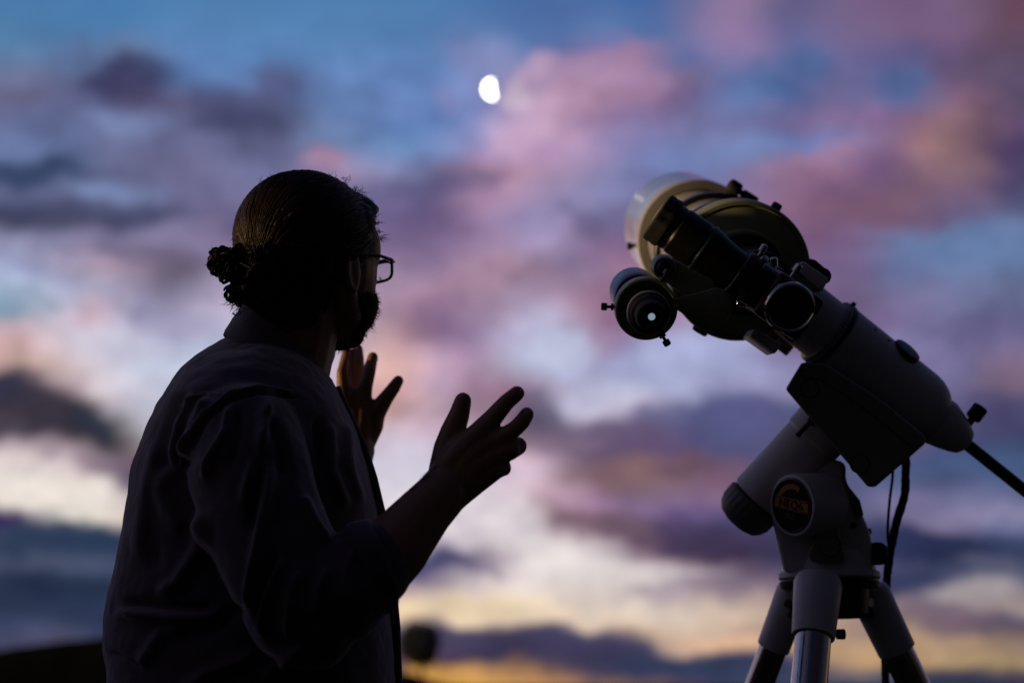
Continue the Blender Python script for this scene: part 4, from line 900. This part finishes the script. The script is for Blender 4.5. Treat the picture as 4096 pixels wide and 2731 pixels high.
# finder scope
Fo = W(2582, 1232, 1.95)
def FL(mb, prof, seg=48): return mb.lathe(Fo, A_, prof, seg, a1, a2)
t = MB(); FL(t, [(-.045, .0), (-.045, .019), (.055, .019), (.075, .029), (.085, .031), (.10, .031)]); fin = build('finder_scope', t, M['black'], scope, sharp=24)
t = MB(); FL(t, [(.088, .030), (.088, .0345), (.092, .0358), (.165, .0358), (.168, .034), (.168, .031), (.12, .031)]); M['slate'] = mat('slate_blue_paint', (.07, .085, .13), .35); build('objective_shade', t, M['slate'], fin)
t = MB(); FL(t, [(.010, .0385), (-.010, .0385), (-.012, .0395), (-.012, .0418), (-.010, .0428), (.010, .0428), (.012, .0418), (.012, .0395), (.010, .0385)], 72); fr_ = build('finder_ring', t, M['olive'], fin, sharp=60)
t = MB(); FL(t, [(.072, .0325), (.066, .0335), (.060, .0335), (.058, .0320)], 56); build('focus_collar', t, M['cream'], fin)
t = MB(); FL(t, [(-.030, .019), (-.032, .0275), (-.040, .0285), (-.046, .0275), (-.048, .0255), (-.056, .025), (-.058, .0215), (-.074, .0205), (-.078, .0195), (-.080, .0165), (-.079, .0125), (-.072, .0115)], 48); fe = build('finder_eyepiece', t, M['rubber'], fin, sharp=24)
t = MB(); FL(t, [(-.034, .0288), (-.036, .0296), (-.040, .0296), (-.042, .0288)], 48); build('brass_band', t, M['cream'], fe)
t = MB(); FL(t, [(-.071, .0118), (-.0735, .009), (-.0745, .005), (-.0748, 0)], 32); build('finder_eye_lens', t, M['face'], fe)
t = MB(); t.lathe(Fo + A_ * -.0752, A_, [(0, 0), (0, .0048), (.0004, .0048), (.0004, 0)], 24, a1, a2); build('glowing_pupil_disc', t, M['pupil_glow'], fe)  # glowing disc added to stand in for sky light through the optics
for ang in (math.radians(178), math.radians(-58), math.radians(60)):
    dr = a1 * math.cos(ang) + a2 * math.sin(ang)
    t = MB(); t.lathe(Fo + dr * .020, dr, [(0, .0016), (.024, .0016), (.024, .0048), (.0275, .0048), (.0275, .0022), (.033, .0022), (.033, .0046), (.034, .0052), (.040, .0052), (.041, .0042)], 14); build('adjust_screw', t, M['black'], fin, sharp=30)
# finder bracket
t = MB()
P = [(2690, 1195), (2760, 1178), (2865, 1150), (2905, 1160), (2935, 1235), (2905, 1290), (2820, 1275), (2745, 1262), (2700, 1235)]
t.prism([W(x, y, 1.965) for x, y in P], [W(x, y, 2.0) for x, y in P]); br = build('finder_bracket', t, M['olive'], scope, bevel=.004)
t = MB(); t.tube([W(2885, 1215, 1.985), W(2925, 1190, 2.06), W(2930, 1160, 2.12)], .017, 14); build('bracket_stem', t, M['olive'], br, sharp=60)
t = MB(); KO = W(2656, 1070, 2.0); t.lathe(KO, A_, [(.02, 0), (.02, .0165), (-.006, .0168), (-.010, .0155), (-.010, .0130), (-.004, .0128)], 40, a1, a2)
kb = build('knob_housing', t, M['olive'], scope, sharp=24)
t = MB(); t.lathe(KO, A_, [(-.001, .0126), (-.012, .0122), (-.016, .0095), (-.013, .0070), (-.015, .004), (-.015, 0)], 40, a1, a2); build('fine_focus_knob', t, M['black'], kb, sharp=24)
t = MB(); P = [(2660, 1020), (2720, 1050), (2790, 1090), (2850, 1100), (2865, 1170), (2735, 1180), (2690, 1150), (2650, 1115)]
t.prism([W(x, y, 2.005) for x, y in P], [W(x, y, 2.04) for x, y in P]); build('knob_arm', t, M['olive'], kb, bevel=.004)
t = MB(); t.tube([W(2800, 1120, 2.03), W(2880, 1100, 2.12)], .02, 16); build('knob_shaft', t, M['olive'], kb, sharp=60)
# ------------------------------------------------------------------ equatorial mount
MBASE = W(3315, 2300, 2.13)
mount = empty('equatorial_mount', MBASE, 'off-white equatorial mount head carrying the telescope on the tripod', 'telescope mount')
px2 = 2.2 / FPX
J = W(3304, 1325, 2.2)
def DL(mb, prof, seg=64): return mb.lathe(J, dec_dir, [(a * px2, r * px2) for a, r in prof], seg)
# saddle and its jaws (grip the dovetail bar)
sd0 = OT(.15) + dec_dir * .148
t = MB(); t.box(sd0, (A_, dn, dec_dir), (.075, .058, .014)); t.box(sd0 - dec_dir * .020 + dn * .047, (A_, dn, dec_dir), (.07, .011, .012)); t.box(sd0 - dec_dir * .020 - dn * .047, (A_, dn, dec_dir), (.07, .011, .012))
build('saddle', t, M['black'], mount, bevel=.003)
for (P, dd) in (([(3212, 1043), (3316, 1114), (3290, 1166), (3240, 1128), (3187, 1080)], 2.02), ([(3018, 1313), (3131, 1375), (3100, 1415), (2998, 1344)], 2.02)):
    t = MB(); t.prism([W(x, y, dd) for x, y in P], [W(x + (2048 - x) * .03, y + 8, dd + .09) for x, y in P]); build('saddle_jaw', t, M['white'], mount, bevel=.003)
t = MB(); P = [(3225, 1030), (3262, 1040), (3315, 1085), (3318, 1120), (3290, 1150), (3230, 1110)]; t.prism([W(x, y, 2.06) for x, y in P], [W(x, y, 2.10) for x, y in P]); build('jaw_clamp', t, M['black'], mount, bevel=.008, bseg=3)
t = MB(); t.lathe(W(3290, 1105, 2.058), -F_, [(0, .012), (.004, .012), (.005, .009), (.002, .008)], 24); build('jaw_bolt', t, M['black'], mount)
t = MB(); DL(t, [(-330, 90), (-300, 122), (-170, 128), (-8, 128), (-8, 90)]); build('declination_head', t, M['white'], mount, sharp=30)
t = MB(); DL(t, [(-6, 100), (-6, 142), (18, 143), (18, 100)]); dial = build('setting_circle', t, M['dial'], mount, sharp=30)
t = MB(); DL(t, [(20, 100), (20, 147), (34, 147), (34, 100)]); build('clutch_ring', t, M['black'], mount, sharp=30)
_, q1, q2_ = basis(dec_dir)
for k in range(48):
    a = 2 * math.pi * k / 48; dr = q1 * math.cos(a) + q2_ * math.sin(a); tg = np.cross(dec_dir, dr)
    t = MB(); t.box(J + dec_dir * px2 * (4 if k % 4 else 7) + dr * 142.8 * px2, (dec_dir, tg, dr), (.0028 if k % 4 else .0042, .0007, .0004)); build('tick', t, M['black'], dial)
n_img = nrm(cv(.61, .79, 0))
for sg in (1, -1):
    t = MB(); t.lathe(J + dec_dir * px2 * 22 + n_img * sg * 143 * px2, n_img * sg, [(0, .004), (.006, .004), (.007, .003)], 10); build('pointer_screw', t, M['black'], mount)
t = MB(); DL(t, [(36, 100), (36, 139), (44, 143), (470, 143), (505, 138), (540, 126), (562, 112), (580, 95), (580, 40)]); dh = build('declination_housing', t, M['white'], mount, sharp=24)
capn = nrm(n_img * .90 - F_ * .43); co_ = J + dec_dir * 300 * px2 + capn * 139 * px2
t = MB(); t.lathe(co_, capn, [(-.006, .023), (.004, .023), (.0065, .0215), (.0075, .016), (.0075, 0)], 40); build('housing_cap', t, M['black'], dh, sharp=30)
for tt in (140, 210):
    t = MB(); cn = nrm(n_img * .8 - F_ * .6); t.lathe(J + dec_dir * tt * px2 + cn * 142.5 * px2, cn, [(0, .002), (.0015, .002), (.0016, 0)], 12); build('grub_screw', t, M['black'], dh)
t = MB(); DL(t, [(560, 60), (575, 100), (610, 102), (665, 86), (705, 72), (735, 58), (748, 40), (750, 20)]); ch = build('counterweight_collar', t, M['white'], mount, sharp=24)
t = MB(); ko = J + dec_dir * 706 * px2 + n_img * 62 * px2; t.lathe(ko, n_img, [(0, .006), (.014, .006)], 16)
vs = []; fs = []; n = 32; prof = [(.012, .009), (.014, .0118), (.034, .0118), (.036, .0105), (.0365, 0.0001)]
_, k1, k2 = basis(n_img)
for (s0, r0) in prof:
    for k in range(n):
        a = 2 * math.pi * k / n; vs.append(ko + n_img * s0 + (k1 * math.cos(a) + k2 * math.sin(a)) * r0 * (1.04 if k % 2 else .97))
for i in range(len(prof) - 1):
    for k in range(n): fs.append((i * n + k, i * n + (k + 1) % n, (i + 1) * n + (k + 1) % n, (i + 1) * n + k))
t.add(vs, fs); build('lock_knob', t, M['rubber'], ch, sharp=30)
t = MB(); DL(t, [(740, 0), (740, 25), (1500, 25), (1505, 22), (1505, 0)], 32); build('counterweight_shaft', t, M['black'], mount, sharp=30)
t = MB(); DL(t, [(1230, 27), (1230, 150), (1242, 160), (1388, 160), (1400, 150), (1400, 27)], 56); build('counterweight', t, M['white'], mount, sharp=30)
t = MB(); DL(t, [(1505, 0), (1505, 42), (1530, 42), (1532, 0)], 32); build('safety_stop', t, M['black'], mount, sharp=30)
# motor box on the near side of the declination housing
M['motor'] = mat('dark_motor_cover', (.19, .19, .165), .5, bump=.12, bscale=500, var=.1)
P = [(3142, 1556), (3206, 1450), (3300, 1452), (3512, 1590), (3700, 1742), (3702, 1772), (3500, 1948), (3470, 1945)]
t = MB(); t.prism([W(x, y, 2.085) for x, y in P], [W(x, y, 2.25) for x, y in P]); box_ = build('motor_cover', t, M['motor'], mount, bevel=.013, bseg=5)
for (x, y) in ((3222, 1490), (3300, 1500), (3630, 1752), (3500, 1900), (3330, 1730), (3560, 1650)):
    t = MB(); t.lathe(W(x, y, 2.0865), -F_, [(-.003, .0045), (.0006, .0045), (.0014, .0036), (.0015, .0018), (.0006, .0016), (.0006, 0)], 16); build('cover_screw', t, M['black'], box_, sharp=30)
t = MB(); t.tube([W(3196, 1500, 2.0853), W(3290, 1520, 2.0853), W(3480, 1650, 2.0853), W(3650, 1790, 2.0853)], .0009, 6); build('panel_seam', t, M['black'], box_)
for (x, y) in ((3239, 1555), (3440, 1855)):
    t = MB(); t.lathe(W(x, y, 2.086), -F_, [(-.004, .0145), (.0012, .0145), (.0012, .0125), (-.003, .012), (-.003, 0)], 28); build('cover_plug', t, M['black'], box_, sharp=30)
# polar axis
ra = nrm(cv(-.653, -.757, .16)); RO = W(3028, 1997, 2.2)
def RL(mb, prof, seg=56): return mb.lathe(RO, ra, [(a * px2, r * px2) for a, r in prof], seg)
t = MB(); RL(t, [(-520, 60), (-520, 124), (-440, 128), (-425, 121), (-330, 120), (-318, 114), (-8, 114), (0, 104), (0, 60)]); build('polar_housing', t, M['white'], mount, sharp=24)
for k in range(4):
    a = math.radians(150 + 25 * k); _, k1, k2 = basis(ra); dr = k1 * math.cos(a) + k2 * math.sin(a)
    t = MB(); t.lathe(RO - ra * (60 + 75 * k) * px2 + dr * 113 * px2, dr, [(-.001, .0032), (.0012, .0032), (.0018, .0022), (.0018, 0)], 12); build('housing_screw', t, M['black'], mount)
t = MB(); lv = RO - ra * 385 * px2; _, k1, k2 = basis(ra); dr = nrm(-U_ * .2 - R_ * .75 - F_ * .6); dr = nrm(dr - ra * (dr @ ra)); t.lathe(lv + dr * 116 * px2, dr, [(0, .006), (.012, .006), (.013, .004)], 16); t.tube([lv + dr * (116 * px2 + .010), lv + dr * (116 * px2 + .012) + ra * .018, lv + dr * (116 * px2 + .011) + ra * .030], [.0045, .0038, .0045], 10); build('clutch_lever', t, M['black'], mount, sharp=40)
t = MB(); RL(t, [(-452, 122), (-450, 132), (-426, 132), (-424, 122)]); build('polar_dial', t, M['dial'], mount, sharp=30)
t = MB(); vs = []; fs = []; n = 72; _, k1, k2 = basis(ra)
prof = [(6, 100), (8, 112), (16, 116), (66, 114), (96, 104), (118, 84), (130, 50), (133, .1)]
for (s0, r0) in prof:
    for k in range(n):
        a = 2 * math.pi * k / n; vs.append(RO + ra * s0 * px2 + (k1 * math.cos(a) + k2 * math.sin(a)) * r0 * px2 * ((1.015 if k % 3 else .985) if 10 < s0 < 70 else 1))
for i in range(len(prof) - 1):
    for k in range(n): fs.append((i * n + k, i * n + (k + 1) % n, (i + 1) * n + (k + 1) % n, (i + 1) * n + k))
M['dgrey'] = mat('grey_knurled_plastic', (.12, .12, .115), .5, var=.08)
t.add(vs, fs); build('polar_scope_cap', t, M['dgrey'], mount, sharp=24)
# altitude fork and side boss with badge
P = [(3096, 2110), (3080, 2040), (3086, 1960), (3120, 1890), (3190, 1842), (3300, 1826), (3384, 1850), (3382, 1925), (3408, 1962), (3446, 2050), (3480, 2128), (3488, 2180), (3495, 2290), (3135, 2290)]
t = MB(); t.prism([W(x, y, 2.155) for x, y in P], [W(x, y, 2.31) for x, y in P]); fork = build('altitude_fork', t, M['white'], mount, bevel=.012, bseg=4)
t = MB(); P = [(3398, 1948), (3440, 2000), (3455, 2060), (3425, 2075), (3400, 2000)]; t.prism([W(x, y, 2.151) for x, y in P], [W(x, y, 2.17) for x, y in P]); build('side_recess', t, M['motor'], fork, bevel=.002)
t = MB(); t.lathe(W(3413, 2099, 2.154), -F_, [(0, .0055), (.001, .0055), (.0012, 0)], 18, sx=1, sy=.8); build('side_bolt', t, M['black'], fork)
t = MB(); t.lathe(W(3472, 2124, 2.19), R_, [(0, .005), (.004, .005), (.005, .003)], 12); build('edge_screw', t, M['black'], fork)
bn_ = nrm(cv(-.83, .02, -.56)); Bo = W(3169, 2020, 2.115)
bu = nrm(U_ * .985 + R_ * .12); bu = nrm(bu - bn_ * (bu @ bn_)); bx2 = np.cross(bu, bn_)
if bx2 @ R_ < 0: bx2 = -bx2
t = MB(); t.lathe(Bo, bn_, [(-.07, .0465), (-.004, .0463), (.0, .0450), (.001, .0415), (-.0015, .0410)], 64); boss = build('side_boss', t, M['white'], mount, sharp=24)
t = MB(); t.lathe(Bo, bn_, [(-.004, .0408), (.0012, .0405), (.0022, .0388), (.0008, .0378)], 64); bdg = build('badge_rim', t, M['badge'], boss, sharp=30)
t = MB(); t.lathe(Bo, bn_, [(-.003, .0377), (.0006, .0376), (.0007, 0)], 56); build('badge_face', t, M['badge'], bdg)
def bpt(x, y, h=.0014): return Bo + bx2 * x * .93 + bu * y * .93 + bn_ * h
def flat(name, pts, m, h=.0014, th_=.0006):
    t = MB(); t.prism([bpt(x, y, h + th_) for x, y in pts], [bpt(x, y, h - .0004) for x, y in pts]); return build(name, t, m, bdg)
arc = [(.034 * math.cos(a), .034 * math.sin(a)) for a in np.linspace(math.radians(62), math.radians(166), 22)]
arc2 = [(.0335 * math.cos(a) * (.80 + .0 * a) + .001, .0335 * math.sin(a) * .78 ) for a in np.linspace(math.radians(166), math.radians(62), 22)]
for i in range(21):
    k = 21 - i; flat('orange_arc', [arc[i], arc[i + 1], arc2[k - 1], arc2[k]], M['orange'])
flat('orange_band', [(-.037, -.0085), (.037, -.0085), (.036, .0105), (-.036, .0105)], M['orange'])
flat('band_edge', [(-.0365, .0082), (.0365, .0082), (.0365, .0092), (-.0365, .0092)], M['badge'], .0022)
flat('band_edge', [(-.0368, -.0072), (.0368, -.0072), (.0368, -.0062), (-.0368, -.0062)], M['badge'], .0022)
def text(name, s, size, cx_, cy_, m, sx=1.0):
    cu = bpy.data.curves.new(name, 'FONT'); cu.body = s; cu.size = size; cu.align_x = 'CENTER'; cu.align_y = 'CENTER'; cu.extrude = .0003; cu.offset = .0002
    o = bpy.data.objects.new(name, cu); COL.objects.link(o)
    me = bpy.data.meshes.new_from_object(o.evaluated_get(bpy.context.evaluated_depsgraph_get())); bpy.data.objects.remove(o); bpy.data.curves.remove(cu)
    q = getco(me); w_ = np.array([bpt(cx_ + x * sx, cy_ + y, .0023 + z) for x, y, z in q]) - rootloc(bdg); setco(me, w_)
    return meshobj(name, me, m, bdg)
text('lettering_NEQ6', 'NEQ6', .0175, -.001, .0008, M['badge'], 1.18).name = 'badge_lettering'
text('lettering_PRO', 'PRO', .0105, 0, -.018, M['print'], 1.1).name = 'badge_lettering'
# azimuth base
wz = np.array([0, 0, 1.0]); AZ0 = W(3315, 2285, 2.205)
t = MB(); t.lathe(AZ0, wz, [(-.0125, .055), (-.0125, .0755), (-.010, .0775), (-.003, .0775), (-.001, .0755), (.001, .072), (.0025, .0715), (.018, .070), (.030, .066), (.041, .057), (.049, .044), (.052, .025), (.0525, 0)], 72); az = build('azimuth_base', t, M['white'], mount, sharp=20)
P = [(3276, 2106), (3300, 2094), (3330, 2094), (3353, 2112), (3366, 2170), (3382, 2244), (3245, 2244), (3230, 2210), (3258, 2162)]
t = MB(); t.prism([W(x, y, 2.118) for x, y in P], [W(x, y, 2.16) for x, y in P]); ins = build('adjuster_housing', t, M['motor'], mount, bevel=.005, bseg=3)
t = MB(); t.lathe(W(3321, 2183, 2.119), -F_, [(-.004, .0165), (.001, .0165), (.001, .0145), (-.003, .014), (-.003, 0)], 32); build('adjuster_bolt', t, M['black'], ins)
t = MB(); t.lathe(W(3478, 2213, 2.17), R_, [(0, .006), (.004, .006), (.004, .0165), (.012, .0178), (.020, .0165), (.0255, .012), (.0275, .006), (.028, 0)], 36); build('azimuth_knob', t, M['rubber'], mount, sharp=40)
# ------------------------------------------------------------------ tripod
TP = AZ0 - wz * .0125
tri = empty('tripod', np.array([TP[0], TP[1], 0]), 'steel-legged tripod with off-white sockets under the mount', 'tripod')
t = MB(); t.lathe(TP, wz, [(0, .074), (-.004, .076), (-.012, .074), (-.016, .060), (-.052, .056), (-.058, .05), (-.058, 0)], 56); hub = build('hub', t, M['black'], tri, sharp=30)
legs = [((3274, 2312), (3253, 2545), 2.125, (-.10, -.42), 96, 84, 70), ((3183, 2345), (3093, 2588), 2.245, (-.30, .26), 70, 66, 56), ((3470, 2356), (3588, 2600), 2.245, (.30, .27), 82, 76, 64)]
for i, (p0, p1, d0, sl, w0, w1, wt_) in enumerate(legs):
    T0 = W(p0[0], p0[1], d0); d_ = np.array([0, 0, 0.0])
    # direction: through the lower end of the socket, leaning outwards by the spread of the legs
    lo_, hi_ = None, None
    best = None
    for dd in np.linspace(d0 - .25, d0 + .10, 141):
        Q = W(p1[0], p1[1], dd); v_ = Q - T0; hor = math.hypot(v_[0], v_[1]) / max(1e-6, -v_[2])
        ok = (v_[1] * sl[1]) > 0 or abs(v_[1]) < .012
        sc_ = abs(hor - (.42 if i == 0 else .52)) + (0 if ok else 5)
        if best is None or sc_ < best[0]: best = (sc_, Q)
    d_ = nrm(best[1] - T0); Ls = np.linalg.norm(best[1] - T0); m0 = d0 / FPX
    side = nrm(np.cross(d_, np.array([T0[0] - TP[0], T0[1] - TP[1], 0.0]) + 1e-9)); outw = np.cross(side, d_)
    t = MB(); t.lathe(T0, d_, [(-.004, w0 * m0 * .55), (.0, w0 * m0 * .9), (.01, w0 * m0), (Ls * .5, (w0 + w1) / 2 * m0), (Ls - .002, w1 * m0), (Ls, w1 * m0 * .985), (Ls, wt_ * m0 * 1.02)], 48)
    so_ = build('leg_socket', t, M['white'], tri, sharp=30)
    tg = -T0[2] / d_[2]
    t = MB(); t.lathe(T0, d_, [(Ls - .03, wt_ * m0), (.62, wt_ * m0)], 48); lt = build('leg', t, M['steel'], tri)
    t = MB(); t.lathe(T0, d_, [(.60, wt_ * m0 * 1.0), (.60, wt_ * m0 * 1.18), (.66, wt_ * m0 * 1.18), (.66, wt_ * m0 * .8)], 40); build('leg_clamp', t, M['black'], lt)
    t = MB(); t.lathe(T0, d_, [(.62, wt_ * m0 * .8), (tg - .05, wt_ * m0 * .8)], 36); build('lower_leg', t, M['steel'], lt)
    t = MB(); t.lathe(T0, d_, [(tg - .07, wt_ * m0 * .9), (tg - .03, wt_ * m0 * .9), (tg + .002, .008)], 24); build('foot', t, M['rubber'], lt)
    hv = np.array([T0[0] - TP[0], T0[1] - TP[1], 0]); hv = nrm(hv)
    t = MB(); t.box(TP + hv * .055 - wz * .034, (hv, np.cross(wz, hv), wz), (.022, .020, .022)); build('hinge_lug', t, M['black'], hub, bevel=.004)
    t = MB(); hs = np.cross(wz, hv); t.lathe(TP + hv * .062 - wz * .034 - hs * .026, hs, [(0, .007), (.003, .0085), (.049, .0085), (.052, .007)], 14); build('hinge_bolt', t, M['chrome'], hub)
    if i == 0:
        kp = W(3330, 2535, 2.10); t = MB(); t.lathe(kp, R_, [(0, .004), (.006, .004), (.006, .0075), (.0175, .0078), (.0185, .0065), (.0187, 0)], 18); build('socket_knob', t, M['rubber'], so_)
# cables
def smooth(pts, n=40):
    P = np.array(pts); out = []
    tt = np.linspace(0, len(P) - 1, n)
    for x in tt:
        i = int(min(len(P) - 2, math.floor(x))); f = x - i
        p0 = P[max(0, i - 1)]; p1 = P[i]; p2 = P[i + 1]; p3 = P[min(len(P) - 1, i + 2)]
        out.append(.5 * ((2 * p1) + (-p0 + p2) * f + (2 * p0 - 5 * p1 + 4 * p2 - p3) * f * f + (-p0 + 3 * p1 - 3 * p2 + p3) * f ** 3))
    return out
cpts = smooth([W(3600, 1720, 2.24), W(3622, 1820, 2.24), W(3622, 1900, 2.24), W(3618, 1980, 2.24), W(3588, 2080, 2.24), W(3566, 2180, 2.25), W(3552, 2270, 2.28), W(3545, 2345, 2.31), W(3542, 2450, 2.33), W(3541, 2600, 2.33), W(3542, 2731, 2.32), W(3548, 2950, 2.30)], 70)
t = MB(); t.tube(cpts, [.0068 * (1 + .05 * math.sin(i * 2.3) + .04 * math.sin(i * .9)) for i in range(70)], 12)
co1 = build('cable', t, M['rubber'], loc=cpts[0], sharp=180); tag(co1, 'thick black cable hanging from the mount beside the right tripod leg', 'cable')
cpts = smooth([W(3572, 1850, 2.22), W(3570, 1910, 2.22), W(3560, 1990, 2.22), W(3553, 2070, 2.22), W(3551, 2140, 2.225), W(3556, 2185, 2.24)], 40)
t = MB(); t.tube(cpts, .0022, 8)
co2 = build('cable', t, M['rubber'], loc=cpts[0], sharp=180); tag(co2, 'thin black wire hanging just left of the thick cable', 'cable')
